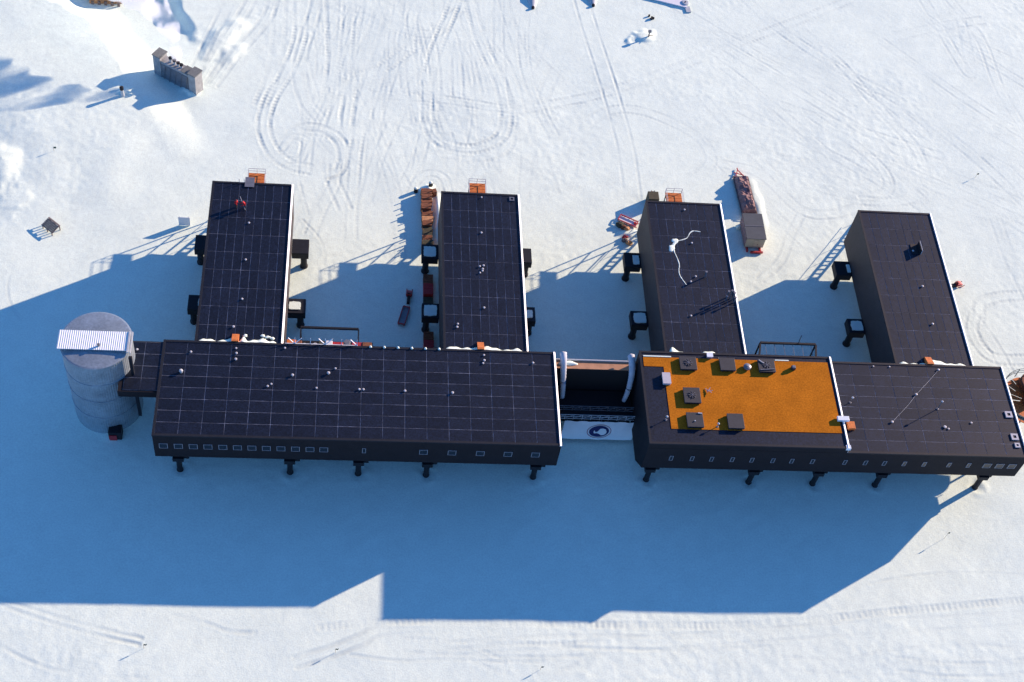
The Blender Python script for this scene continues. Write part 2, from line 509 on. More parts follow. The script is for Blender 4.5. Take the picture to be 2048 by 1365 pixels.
clod2 = mound(0.5, 93, 7.0, 9.0, 1.0, 0.0, 0.5, 27) + mound(83, 103, 4.5, 3.5, 0.5, 0.0, 0.5, 28) + mound(77, 51, 4, 4, 0.7, 0, 0.5, 29) + mound(77, 59, 3, 6, 0.8, 0, 0.5, 30)
Z += clod2 * (0.035 * value_noise(GX, GY, 0.9, 31) + 0.05 * value_noise(GX, GY, 2.2, 34))

for lx_ in (2.74, 18.87, 28.99, 39.21, 55.53, 73.08, 89.29, 99.54, 109.66, 126.08):      # snow banked and scoured round the front legs
    i_, j_ = slice(np.searchsorted(ax, lx_ - 3), np.searchsorted(ax, lx_ + 3)), slice(np.searchsorted(ay, -1), np.searchsorted(ay, 6))
    dx_, dy_ = GX[i_, j_] - lx_, GY[i_, j_] - 2.25
    rr = np.hypot(dx_, dy_)
    Z[i_, j_] += (.05 + .06 * value_noise(GX[i_, j_], GY[i_, j_], 1.1, 44)) * np.exp(-((rr - 1.3 - .3 * dx_ / (rr + .1)) / .55) ** 2) - .15 * np.exp(-(rr / .9) ** 2)

def catmull(pts, step):
    P = [np.array(p, float) for p in pts]
    P = [2 * P[0] - P[1]] + P + [2 * P[-1] - P[-2]]
    out = []
    for i in range(1, len(P) - 2):
        n = max(2, int(np.linalg.norm(P[i + 1] - P[i]) / step))
        for k in range(n):
            t = k / n
            out.append(0.5 * ((2 * P[i]) + (-P[i - 1] + P[i + 1]) * t + (2 * P[i - 1] - 5 * P[i] + 4 * P[i + 1] - P[i + 2]) * t * t
                              + (-P[i - 1] + 3 * P[i] - 3 * P[i + 1] + P[i + 2]) * t ** 3))
    out.append(P[-2])
    return np.array(out)

def carve(path, width, dep, tread):
    d = np.diff(path, axis=0)
    arc = np.concatenate([[0], np.cumsum(np.hypot(d[:, 0], d[:, 1]))])
    hw = width / 2
    reach = hw + 0.35
    k = int(reach / STEP) + 2
    x_lo = max(0, int((path[:, 0].min() - X0) / STEP) + i0 - k - 1)
    x_hi = min(len(ax), int((path[:, 0].max() - X0) / STEP) + i0 + k + 2)
    y_lo = max(0, int((path[:, 1].min() - Y0) / STEP) + j0 - k - 1)
    y_hi = min(len(ay), int((path[:, 1].max() - Y0) / STEP) + j0 + k + 2)
    if x_hi <= x_lo or y_hi <= y_lo:
        return
    best = np.full((x_hi - x_lo, y_hi - y_lo), 99.0, np.float32)
    barc = np.zeros_like(best)
    for (px, py), s in zip(path, arc):
        a = int(round((px - X0) / STEP)) + i0 - x_lo
        b = int(round((py - Y0) / STEP)) + j0 - y_lo
        a0, a1, b0, b1 = max(0, a - k), min(best.shape[0], a + k + 1), max(0, b - k), min(best.shape[1], b + k + 1)
        if a1 <= a0 or b1 <= b0:
            continue
        dd = np.hypot(ax[x_lo + a0:x_lo + a1][:, None] - px, ay[y_lo + b0:y_lo + b1][None, :] - py)
        sub = best[a0:a1, b0:b1]
        m = dd < sub
        sub[m] = dd[m]
        barc[a0:a1, b0:b1][m] = s
    groove = 1 - sstep(hw - 0.12, hw + 0.12, best)
    berm = np.exp(-((best - hw - 0.18) / 0.14) ** 2)
    fade = 0.55 + 0.45 * np.sin(barc * 0.21 + dep * 90) * np.cos(barc * 0.083 + width * 9)
    mod = 1 + tread * 0.6 * np.sin(2 * np.pi * barc / 0.85 + 1.5 * np.sin(barc * .37))
    nz_ = value_noise(GX[x_lo:x_hi, y_lo:y_hi], GY[x_lo:x_hi, y_lo:y_hi], 1.6, 33)
    wide = 1 - sstep(hw - 0.05, hw + 0.25, best)
    pk = np.clip(wide * np.clip(fade, 0, 1) * (0.25 + dep * 5.5) * (0.7 + 0.5 * nz_) * (1 + .35 * tread * np.sin(2 * np.pi * barc / 0.85)), 0, .8)
    PACK[x_lo:x_hi, y_lo:y_hi] = np.maximum(PACK[x_lo:x_hi, y_lo:y_hi], pk)
    Z[x_lo:x_hi, y_lo:y_hi] += (-dep * groove * mod * 0.56 + dep * 0.33 * berm) * fade * (0.75 + 0.6 * value_noise(GX[x_lo:x_hi, y_lo:y_hi], GY[x_lo:x_hi, y_lo:y_hi], 1.6, 33)) * soft[x_lo:x_hi, y_lo:y_hi]

def offset(path, o):
    d = np.gradient(path, axis=0)
    L = np.hypot(d[:, 0], d[:, 1])[:, None] + 1e-9
    return path + np.stack([-d[:, 1], d[:, 0]], 1) / L * o

for ga, wd, dp, tr, pts in TRACKS:
    path = catmull(pts, 0.17)
    for o in ((-ga / 2, ga / 2) if ga else (0,)):
        carve(offset(path, o), wd, dp, tr)
rt = random.Random(21)
for k in range(84):                                               # old half-filled vehicle tracks over the upper field
    if k < 26 or k >= 60:
        x, y, a = rt.uniform(15, 62), rt.uniform(62, 108), R(90) + rt.gauss(0, 0.16)
    elif k < 54:
        x, y, a = rt.uniform(95, 165), rt.uniform(60, 112), R(-38) + rt.gauss(0, 0.2)
    else:
        x, y, a = rt.uniform(40, 130), rt.uniform(-30, -24), rt.gauss(0.03, 0.06)
    L = rt.uniform(18, 45)
    bend = rt.gauss(0, 0.3)
    pts = []
    for q in range(5):
        aa = a + bend * (q / 4 - 0.5)
        pts.append((x + math.cos(aa) * L * (q / 4 - 0.5), y + math.sin(aa) * L * (q / 4 - 0.5)))
    path = catmull(pts, 0.19)
    dp = rt.uniform(0.015, 0.04)
    for o in (-1.0, 1.0):
        carve(offset(path, o), rt.uniform(0.35, 0.6), dp, rt.choice((0, 1)))

nx, ny = GX.shape
co = np.stack([GX, GY, Z], -1).reshape(-1, 3).astype(np.float32)
idx = np.arange(nx * ny).reshape(nx, ny)
quads = np.stack([idx[:-1, :-1], idx[1:, :-1], idx[1:, 1:], idx[:-1, 1:]], -1).reshape(-1, 4)
gme = bpy.data.meshes.new('snow_ground')
gme.vertices.add(len(co))
gme.vertices.foreach_set('co', co.ravel())
gme.loops.add(quads.size)
gme.loops.foreach_set('vertex_index', quads.ravel().astype(np.int32))
gme.polygons.add(len(quads))
gme.polygons.foreach_set('loop_start', np.arange(0, quads.size, 4, dtype=np.int32))
gme.polygons.foreach_set('use_smooth', np.ones(len(quads), dtype=bool))
gme.update(calc_edges=True)
pa_ = gme.attributes.new('packed', 'FLOAT', 'POINT')
pa_.data.foreach_set('value', PACK.ravel().astype(np.float32))
gme.materials.append(MATS['snow'])
ground = bpy.data.objects.new('snow_ground', gme)
COL.objects.link(ground)
ground['kind'] = 'structure'

def gz(x, y):
    i = int(np.clip(np.searchsorted(ax, x), 0, nx - 1))
    j = int(np.clip(np.searchsorted(ay, y), 0, ny - 1))
    return float(Z[i, j])

# ------------------------------------------------------------------ the station
F = 12.76          # roof of the two long blocks
FB = 13.93         # raised roof with the orange deck
W = 12.06          # roofs of the four wings
YB = 16.56         # rear edge of the long blocks
YW = 48.9          # far end of the wings
ZB = 3.8           # underside

PANEL_MESH = {}
def panel_mesh(w, h, t=0.018):
    key = (round(w, 3), round(h, 3))
    if key not in PANEL_MESH:
        bm = B()
        box(bm, -w / 2, w / 2, -h / 2, h / 2, 0, t)
        me = mesh_from(bm, 'roof_panel', Vector((0, 0, 0)))
        me.materials.append(MATS['roof_panel'])
        PANEL_MESH[key] = me
    return PANEL_MESH[key]

def roof(parent, x0, x1, y0, y1, z, nx_, ny_, gap=0.075, skip=()):
    """pale underlay with single dark panels laid on it"""
    off = BASES[parent.name]
    bm = B()
    box(bm, x0, x1, y0, y1, z - 0.096, z - 0.020)
    ro = obj('roof', bm, 'roof_seam', parent)
    pw, ph = (x1 - x0) / nx_, (y1 - y0) / ny_
    me = panel_mesh(pw - gap, ph - gap)
    pr = random.Random(int(x0 * 10))
    for i in range(nx_):
        for j in range(ny_):
            if (i, j) in skip:
                continue
            o = bpy.data.objects.new('roof_panel', me)
            COL.objects.link(o)
            o.parent = ro
            o.location = Vector((x0 + (i + 0.5) * pw, y0 + (j + 0.5) * ph, z - 0.0195 + pr.uniform(0, 0.004))) - off
            o.rotation_euler = (pr.gauss(0, 0.0007), pr.gauss(0, 0.0007), 0)
    return ro

def coping(parent, x0, x1, y0, y1, z, sides='lfbr', right='white_flashing', w=0.32):
    if 'f' in sides:
        bm = B(); box(bm, x0 + w + .002, x1 - w - .002, y0 - .04, y0 + w, z - .16, z + .09); obj('coping', bm, 'dark_trim', parent)
    if 'b' in sides:
        bm = B(); box(bm, x0 + w + .002, x1 - w - .002, y1 - w, y1 + .04, z - .16, z + .085); obj('coping', bm, 'dark_trim', parent)
    if 'l' in sides:
        bm = B(); box(bm, x0 - .04, x0 + w, y0 - .05, y1 + .05, z - .16, z + .10); obj('coping', bm, 'dark_trim', parent)
    if 'r' in sides:
        bm = B(); extrude_y(bm, [(x1 - w + .08, z - .17), (x1 + .05, z - .17), (x1 + .05, z + .0), (x1 - w + .12, z + .18), (x1 - w + .08, z + .18)], y0 - .05, y1 + .05); obj('coping', bm, right, parent, label='bright white metal coping along the sunny edge')

def vent(parent, x, y, z, r=0.2, h=0.5, kind=0, m='vent_metal'):
    r *= .7
    h *= .5
    bm = B()
    if kind == 0:
        lathe(bm, x, y, [(r * .6, z), (r * .6, z + h * .55), (r * 1.15, z + h * .6), (r * 1.15, z + h * .85), (r * .4, z + h)], 10)
    else:
        lathe(bm, x, y, [(r, z), (r, z + h), (r * .75, z + h + r * .35)], 10)
    return obj('roof_vent', bm, m, parent)

def window(parent, x, z, w, h, y=0.0):
    bm = B()
    t = 0.075
    for a in ((x - w / 2, x + w / 2, z - h / 2, z - h / 2 + t), (x - w / 2, x + w / 2, z + h / 2 - t, z + h / 2),
              (x - w / 2, x - w / 2 + t, z - h / 2 + t, z + h / 2 - t), (x + w / 2 - t, x + w / 2, z - h / 2 + t, z + h / 2 - t)):
        box(bm, a[0], a[1], y - 0.07, y - 0.003, a[2], a[3])
    fo = obj('window', bm, 'window_frame', parent)
    bm = B()
    box(bm, x - w / 2 + t, x + w / 2 - t, y - 0.03, y - 0.004, z - h / 2 + t, z + h / 2 - t)
    obj('pane', bm, 'window_glass', fo)

def front_pier(parent, x, side=1):
    z0 = gz(x, 2.2) - 0.4
    bm = B()
    lathe(bm, x, 2.25, [(0.50, z0), (0.50, z0 + .6), (0.42, z0 + .75), (0.42, 2.95)], 14)
    obj('leg', bm, 'dark_steel', parent)
    bm = B()
    box(bm, x - .8, x + .8, 1.75, 5.5, 2.9, 3.75)
    box(bm, x + 0.5, x + 1.5, 2.3, 4.9, 2.95, 3.72)
    obj('pier_cap', bm, 'dark_steel', parent)

def inner_pier(parent, x, y):
    z0 = gz(x, y) - 0.4
    bm = B()
    lathe(bm, x, y, [(0.55, z0), (0.5, 3.79)], 10)
    obj('leg', bm, 'dark_steel', parent)

BLOCK_PROF = [(0, F - .10), (0, 7.25), (3.4, ZB), (YB - .02, ZB), (YB - .02, F - .10)]

# --- long block with the silo at its end
blk_a = thing('station_block', 'long dark panelled station block on stilts beside the corrugated silo tower', 'building', (29, 8, 0))
bm = B(); extrude_x(bm, BLOCK_PROF, 0, 58); obj('wall', bm, 'wall_clad', blk_a)
roof(blk_a, 0.33, 57.67, 0.33, YB - .33, F, 18, 8)
coping(blk_a, 0, 58, 0, YB, F)
for x in (1.37, 3.46, 5.53, 7.58, 9.66, 11.7, 13.74, 15.77, 17.83, 19.88, 21.94, 23.9, 38.19, 42.32, 46.44, 50.48, 54.52):
    window(blk_a, x, 10.13, 1.22, 1.2)
window(blk_a, 29.64, 10.13, 0.55, 1.2)
for x in (2.74, 18.87, 28.99, 39.21, 55.53):
    front_pier(blk_a, x)
    inner_pier(blk_a, x, 13.8)
for x, y, r_, h in ((4.09, 14.47, .22, .5), (10.64, 14.46, .24, .6), (10.53, 15.4, .2, .4), (10.62, 13.4, .26, .6), (15.5, 8.8, .22, .5), (16.0, 9.2, .2, .45), (18.96, 10.84, .26, .7),
                    (22.51, 8.76, .2, .4), (24.15, 11.38, .3, .8), (25.14, 12.32, .2, .4), (28.7, 8.72, .22, .5), (29.3, 8.72, .22, .5), (35.36, 8.68, .24, .5),
                    (42.32, 8.57, .26, .6), (47.18, 15.6, .2, .4), (47.2, 14.62, .24, .5), (47.0, 14.1, .2, .4), (54.55, 14.44, .22, .5), (17.61, 15.7, .2, .5)):
    vent(blk_a, x, y, F, r_, h)
bm = B()
lathe(bm, 3.0, 10.9, [(0.2, F), (0.2, F + .3), (.3, F + .33), (.26, F + .5), (.1, F + .6)], 12)
obj('roof_vent', bm, 'pale_steel', blk_a, label='larger mushroom-shaped pale roof ventilator')
for k in range(11):                                               # small snow-capped brackets along the rear edge
    x = 30.2 + k * 2.05
    if 41 < x < 54.3:
        continue
    bm = B(); lathe(bm, x, YB - .1, [(.22, F + .08), (.18, F + .2), (.05, F + .3)], 8); obj('edge_bracket', bm, 'packed_snow', blk_a)
bm = B()                                                          # white edge rail with V struts
beam(bm, (17.6, YB + .10, F - .05), (28.3, YB + .10, F - .05), .16, .16)
for x in (19.0, 21.3, 23.5, 25.9, 28.2):
    beam(bm, (x, YB + .1, F), (x, YB + .5, F + .9), .08)
for x in (19.0, 23.5):
    for s in (-1, 1):
        beam(bm, (x, YB + .1, F), (x + s * 1.0, YB + .5, F + .9), .10)
beam(bm, (28.2, YB + .1, F), (27.2, YB + .5, F + .9), .10)
obj('edge_rail', bm, 'white_flashing', blk_a)

# --- the link between block and silo
lk = thing('link_corridor', 'short dark roofed corridor joining the silo tower to the long block', 'corridor', (-2.4, 12, 0))
bm = B(); box(bm, -5.6, -0.06, 7.35, 16.3, 11.3, F - .12); obj('wall', bm, 'wall_clad', lk)
roof(lk, -4.9, -0.1, 7.6, 16.1, F - .02, 2, 4)
vent(lk, -3.6, 14.6, F - .02, .22, .5)

# --- second long block, half of it raised under an orange deck
blk_b = thing('station_block', 'long dark station block with a raised orange roof deck and white step flashing', 'building', (100, 8, 0))
bm = B(); extrude_x(bm, BLOCK_PROF, 70.77, 129.07); obj('wall', bm, 'wall_clad', blk_b)
roof(blk_b, 101.1, 128.74, 0.33, YB - .33, F, 9, 8)
coping(blk_b, 100.4, 129.07, 0, YB, F, sides='fbr')
bm = B(); box(bm, 70.77, 100.76, 0.02, YB - .02, F - .095, FB - .05); obj('raised_roof', bm, 'wall_clad', blk_b)
bm = B(); box(bm, 71.0, 100.4, .3, YB - .3, FB - .048, FB - .01); obj('raised_roof_sheet', bm, 'roof_panel', blk_b)
coping(blk_b, 70.77, 100.76, 0.02, YB - .02, FB, sides='lfb', w=.3)
bm = B()
extrude_y(bm, [(100.54, FB - .16), (100.86, FB - .16), (100.86, FB + .0), (100.58, FB + .2), (100.54, FB + .2)], -.06, YB + .02)
box(bm, 100.77, 100.80, -.02, YB - .02, F + .02, FB - .161)
box(bm, 100.3, 101.0, -.05, .55, FB - .4, FB + .145)
obj('step_flashing', bm, 'white_flashing', blk_b, label='long white flashing along the step between the two roof levels')
bm = B()
prism(bm, [(71.25, 13.75), (71.25, 15.5), (100.1, 15.5), (100.1, 2.65), (74.25, 2.65), (74.25, 13.75)], FB - .008, FB + .05)
obj('orange_deck', bm, 'orange_deck', blk_b, label='flat orange deck covering the raised roof')
for x in (74.71, 77.86, 80.81, 83.95, 86.94, 90.14, 93.04, 96.22, 101.23, 104.42, 107.36, 110.47, 113.59, 117.5, 120.56):
    window(blk_b, x, 10.15, 0.55, 1.2)
for x in (123.49, 125.47, 127.42):
    window(blk_b, x, 10.15, 1.22, 1.2)
for x in (73.08, 89.29, 99.54, 109.66, 126.08):
    front_pier(blk_b, x)
    inner_pier(blk_b, x, 13.8)
for x, y, r_, h in ((118.37, 15.6, .22, .45), (113.7, 10.79, .24, .5), (108.81, 5.62, .24, .5), (117.0, 5.0, .3, .4), (117.5, 4.7, .2, .3), (121.4, 5.9, .2, .3), (107.9, 15.9, .15, .3), (110.5, 15.9, .15, .3)):
    vent(blk_b, x, y, F, r_, h)
bm = B()
tube(bm, [(118.37, 15.6, F + .1), (116.4, 13.5, F + .04), (113.7, 10.79, F + .1), (112.0, 8.8, F + .04), (108.81, 5.62, F + .1)], .018, 5)
obj('roof_cable', bm, 'pale_steel', blk_b)
for x, y, s in ((127.8, 7.6, .55), (127.7, 3.55, .55), (127.75, 2.05, .4)):
    bm = B()
    for a in ((-s, s, -s, -s * .45), (-s, s, s * .45, s), (-s, -s * .45, -s * .45, s * .45), (s * .45, s, -s * .45, s * .45)):
        box(bm, x + a[0], x + a[1], y + a[2], y + a[3], F, F + .16)
    fr = obj('roof_hatch', bm, 'vent_metal', blk_b)
    bm = B(); box(bm, x - s * .44, x + s * .44, y - s * .44, y + s * .44, F + .003, F + .08); obj('hatch_opening', bm, 'black_void', fr)

# --- the four wings
WX = [4.35, 41.20, 75.31, 111.99]
WW = 12.86
WLAB = ['dark roofed wing with two people in red standing on it',
        'dark roofed wing standing beside the row of brown crates',
        'dark roofed wing with a branching white snow streak on its roof',
        'dark roofed wing with a propped roof hatch and no orange porch']
wings = []
for i, x0 in enumerate(WX):
    x1 = x0 + WW
    t = thing('station_wing', WLAB[i], 'building', (x0 + WW / 2, 33, 0), 'parallel wings behind the long blocks')
    wings.append(t)
    bm = B()
    box(bm, x0, x1, YB + .04, YW, ZB, W - .10)
    obj('wall', bm, 'wall_clad_snowlit', t)
    skip = ((3, 8), (4, 8)) if i == 0 else ()
    roof(t, x0 + .33, x1 - .33, YB + .08, YW - .33, W, 9, 9, gap=.07, skip=())
    coping(t, x0, x1, YB + .10, YW, W, sides='lbr')
    for yy, far in ((41.55, 44.15), (29.3, 31.75)):
        for s in (-1, 1):
            xe = x0 if s < 0 else x1
            xo = xe + s * 2.75
            lo, hi = min(xe + s * .02, xo), max(xe + s * .02, xo)
            bm = B(); box(bm, lo, hi, yy - .45, far, 2.75, 4.1); bevel(bm, .05)
            cap = obj('pier_cap', bm, 'dark_steel', t)
            bm = B(); box(bm, lo + .02, hi - .02, yy - .43, far - .02, 4.102, 4.2)
            obj('cap_plate', bm, 'dark_trim', cap)
            lx = xe + s * 1.95
            zz = gz(lx, yy) - .4
            bm = B(); lathe(bm, lx, yy + .25, [(.66, zz), (.66, zz + .7), (.52, zz + .9), (.52, 2.74)], 14)
            obj('leg', bm, 'dark_steel', t)
    for y in (40.3, 32.8, 25.1):
        if i == 2:
            continue
        vent(t, x0 + 6.35 if i < 3 else x0 + 7.8, y, W, .22, .5)
    # stair from the snow up to the lower door at the far end
    sx = x0 + 6.2
    bm = B()
    for s in (-.75, .75):
        beam(bm, (sx + s, 57.6, .1), (sx + s, YW + .9, 4.3), .12, .3)
        beam(bm, (sx + s, 57.6, 1.2), (sx + s, YW + .9, 5.4), .06)
        for q in range(5):
            yy = 57.2 - q * 1.7
            zz = .1 + (57.6 - yy) / (57.6 - YW - .9) * 4.2
            beam(bm, (sx + s, yy, zz), (sx + s, yy, zz + 1.1), .05)
    st = obj('stair', bm, 'green_steel', t)
    for q in range(15):
        fy = (q + .5) / 15
        bm = B(); box(bm, sx - .7, sx + .7, 57.6 - fy * 7.8 - .14, 57.6 - fy * 7.8 + .14, .1 + fy * 4.2, .1 + fy * 4.2 + .05)
        obj('tread', bm, 'green_steel', st)
    bm = B(); box(bm, sx - .9, sx + .9, YW + .02, YW + 1.0, 4.2, 4.32); obj('landing', bm, 'green_steel', t)
# vents that only some wings carry
vent(wings[0], 9.79, 19.8, W, .25, .6)
for x, y, r_ in ((47.79, 47.9, .18), (43.3, 21.2, .24), (43.4, 21.8, .2), (47.1, 33.3, .2), (47.7, 33.5, .22), (47.5, 32.4, .2), (47.1, 32.0, .18)):
    vent(wings[1], x, y, W, r_, .5)
bm = B()
for a in ((-.4, .4, -.4, -.2), (-.4, .4, .2, .4), (-.4, -.2, -.2, .2), (.2, .4, -.2, .2)):
    box(bm, 52.8 + a[0], 52.8 + a[1], 47.9 + a[2], 47.9 + a[3], W, W + .15)
obj('roof_hatch', bm, 'grey_steel', wings[1])
for x, y in ((81.7, 47.2), (82.1, 40.0), (81.9, 33.0), (80.2, 25.0), (80.99, 31.9)):
    vent(wings[2], x, y, W, .2, .45)
for x, y, h in ((86.9, 28.7, 2.3), (87.3, 28.5, 2.0), (86.5, 29.0, 1.7), (87.5, 28.0, 1.4), (86.2, 28.3, 1.3), (83.4, 33.0, 1.45)):
    bm = B(); lathe(bm, x, y, [(.11, W), (.11, W + h - .25), (.2, W + h - .22), (.2, W + h)], 8)
    obj('exhaust_pipe', bm, 'grey_steel', wings[2])
bm = B(); box(bm, 120.85, 121.0, 39.7, 41.8, W, W + 1.0); obj('roof_hatch', bm, 'dark_steel', wings[3], label='propped open hatch lid on the roof')
bm = B(); box(bm, 121.002, 121.05, 39.68, 41.82, W, W + 1.02); obj('hatch_edge', bm, 'white_flashing', wings[3])
bm = B(); box(bm, 119.6, 120.84, 39.7, 41.8, W + .002, W + .12); obj('hatch_shadow', bm, 'black_void', wings[3])  # black slab painted in as the shadow left of the lid
# orange stiles over the step up to the long blocks
for i, x in ((0, 10.25), (1, 46.75), (3, 117.35)):
    bm = B(); extrude_x(bm, [(YB + .05, W + .02), (YB + 1.9, W + .02), (YB + 1.7, W + .45), (YB + .35, F + .25), (YB + .05, F + .25)], x - .5, x + .5)
    obj('roof_stile', bm, 'orange_grate', wings[i], label='small orange step stile at the roof joint')
# orange porches with rails at the far ends
for i, (xa, xb, yb_) in ((0, (9.55, 12.3, 54.9)), (1, (46.2, 49.0, 54.9)), (2, (80.1, 82.9, 54.8))):
    t = wings[i]
    nb = 9
    pd = B(); box(pd, xa, xb, YW + .05, yb_, 7.78, 7.9); po = obj('porch_deck', pd, 'orange_grate', t)
    for k in range(nb):
        wdt = (yb_ - YW - .05) / nb
        bm = B(); box(bm, xa + .03, xb - .03, YW + .05 + k * wdt + .03, YW + .05 + (k + 1) * wdt - .03, 7.902, 7.95)
        obj('deck_board', bm, 'orange_grate', po)
    bm = B()
    for z in (8.45, 9.0):
        beam(bm, (xa, YW + .1, z), (xa, yb_, z), .06)
        beam(bm, (xb, YW + .1, z), (xb, yb_, z), .06)
        beam(bm, (xa, yb_, z), (xb, yb_, z), .06)
    for yy in (YW + .4, (YW + yb_) / 2, yb_):
        for x in (xa, xb):
            beam(bm, (x, yy, 7.8), (x, yy, 9.03), .07)
    beam(bm, ((xa + xb) / 2, yb_, 7.8), ((xa + xb) / 2, yb_, 9.0), .06)
    obj('porch_rail', bm, 'pale_steel', t)
    bm = B()
    for x in (xa + .15, xb - .15):
        beam(bm, (x, yb_ - .3, 0), (x, yb_ - .3, 7.78), .16)
        beam(bm, (x, yb_ - .3, 4.5), (x, YW + .1, 7.7), .12)
    obj('porch_post', bm, 'grey_steel', t)
# the white ladder frame in front of the first porch
bm = B()
for x in (8.6, 9.4):
    beam(bm, (x, YW + .5, 7.9), (x, YW - .1, W + .9), .09)
for k in range(6):
    z = 8.4 + k * .75
    yy = YW + .5 - (z - 7.9) / (W + .9 - 7.9) * .6
    beam(bm, (8.6, yy, z), (9.4, yy, z), .06)
obj('ladder', bm, 'pale_steel', wings[0])
bm = B(); box(bm, 9.5, 11.0, YW - 1.0, YW + 1.1, W + .11, W + .17); obj('step_plate', bm, 'grey_steel', wings[0])

# --- silo tower
CX, CY, RS, ZT = -8.75, 13.05, 4.95, 17.0
silo = thing('silo_tower', 'round corrugated metal silo tower at the end of the long block', 'tower', (CX, CY, 0))
bm = B()
NS = 180
prof = [(RS, gz(CX, CY) - 1.2)] + [(RS, z) for z in np.linspace(1.0, ZT - .05, 15)]
rings = []
for k, (r_, z) in enumerate(prof):
    rings.append([bm.verts.new((CX + (r_ + .02 * (1 if q % 2 else -1)) * math.cos(2 * math.pi * q / NS), CY + (r_ + .02 * (1 if q % 2 else -1)) * math.sin(2 * math.pi * q / NS), z)) for q in range(NS)])
for k in range(len(prof) - 1):
    for q in range(NS):
        bm.faces.new((rings[k][q], rings[k][(q + 1) % NS], rings[k + 1][(q + 1) % NS], rings[k + 1][q]))
obj('shell', bm, 'corrugated', silo)
for z in (4.2, 8.4, 12.6):
    bm = B(); lathe(bm, CX, CY, [(RS + .05, z), (RS + .09, z + .02), (RS + .09, z + .12), (RS + .05, z + .14)], 64); obj('shell_band', bm, 'corrugated', silo)
bm = B(); lathe(bm, CX, CY, [(RS + .12, ZT - .15), (RS + .12, ZT), (RS * .98, ZT + .06), (RS * .5, ZT + .22), (.3, ZT + .3)], 64)
obj('top_cap', bm, 'corrugated', silo, smooth=False)
bm = B()
nr = 66
vs0, vs1 = [], []
xa, xb, ya, yb_ = CX - 5.15, CX + 4.55, CY - 2.05, CY + 1.15
for k in range(nr + 1):
    x = xa + (xb - xa) * k / nr
    z = ZT + .55 + (.04 if k % 2 else 0)
    vs0.append((x, ya, z)); vs1.append((x, yb_, z + .12))
a = [bm.verts.new(v) for v in vs0]; b = [bm.verts.new(v) for v in vs1]
for k in range(nr):
    bm.faces.new((a[k], a[k + 1], b[k + 1], b[k]))
ext = bmesh.ops.extrude_face_region(bm, geom=bm.faces[:])
bmesh.ops.translate(bm, verts=[v for v in ext['geom'] if isinstance(v, bmesh.types.BMVert)], vec=(0, 0, -.06))
obj('ridge_sheet', bm, 'sunlit_corrugated', silo, label='sunlit ribbed metal sheet across the top')
bm = B(); box(bm, xa + .5, xb - .2, ya + .15, yb_ - .15, ZT + .05, ZT + .46); obj('ridge_box', bm, 'corrugated', silo)
bm = B(); lathe(bm, CX + .6, CY - 1.4, [(.16, ZT + .6), (.16, ZT + .9), (.22, ZT + .92), (.2, ZT + 1.05)], 8); obj('roof_vent', bm, 'grey_steel', silo)
bm = B()
beam(bm, (xb + .1, yb_ + .1, ZT + .7), (xb + .1, ya - .3, ZT + .55), .25, .25)
beam(bm, (xb + .45, yb_ + .1, ZT + .5), (xb + .45, ya - .3, ZT + .4), .16, .3)
obj('edge_flashing', bm, 'pale_steel', silo)
bm = B(); box(bm, CX + RS - .15, CX + RS + .3, CY - 2.9, CY - 2.5, 2, ZT - .1); obj('cable_duct', bm, 'dark_trim', silo)
bm = B(); box(bm, -8.1, -6.2, 7.05, 8.6, -.5, 1.9); bevel(bm, .06); obj('entry_hut', bm, 'dark_steel', silo)
bm = B(); box(bm, -8.0, -6.9, 6.9, 7.04, .1, 1.3); obj('entry_door', bm, 'red_paint', silo)

# --- between the two blocks
ter = thing('terrace_wall', 'orange topped cross wall spanning the gap between the blocks', 'wall', (64.4, 15.6, 0))
bm = B(); box(bm, 58.06, 70.7, 15.0, 16.4, 2.5, 10.9); obj('wall', bm, 'black_void', ter)
bm = B(); box(bm, 58.06, 70.7, 14.98, 16.42, 10.902, 11.0); obj('deck', bm, 'peach_deck', ter)
bm = B(); box(bm, 58.06, 70.7, 16.43, 16.6, 10.5, 11.25); obj('kerb', bm, 'pale_steel', ter)
cor = thing('corridor_roof', 'black sunken corridor between the two station blocks', 'corridor', (64.4, 11.5, 0))
bm = B(); box(bm, 58.06, 70.7, 10.9, 14.78, 2.6, 5.4); obj('wall', bm, 'black_void', cor)
bm = B(); box(bm, 58.06, 70.7, 10.9, 14.78, 5.402, 5.5); obj('roof', bm, 'black_void', cor)
for pts, lab in (([(59.3, 16.9, 12.6), (59.35, 15.8, 12.3), (59.4, 14.8, 11.4), (59.5, 13.8, 10.0), (59.65, 13.0, 8.2), (59.75, 12.6, 6.6)], 'pale ribbed bellows seal bulging from the long block with the silo'),
                 ([(69.75, 16.9, 12.6), (69.9, 15.7, 12.2), (70.0, 14.6, 11.2), (69.9, 13.6, 9.7), (69.65, 12.8, 8.0), (69.35, 12.4, 6.4)], 'pale ribbed bellows seal beside the orange decked block')):
    P = catmull([p for p in pts], .22)
    bm = B()
    n = len(P)
    tube(bm, [tuple(p) for p in P], [(.30 if k in (0,) else 1) * ((.54 - .24 * k / n) + (.05 if k % 2 else 0)) for k in range(n)], 14)
    solo('bellows_seal', bm, 'bellows', lab, 'bellows', (pts[-1][0], pts[-1][1], 5.5), smooth=True)
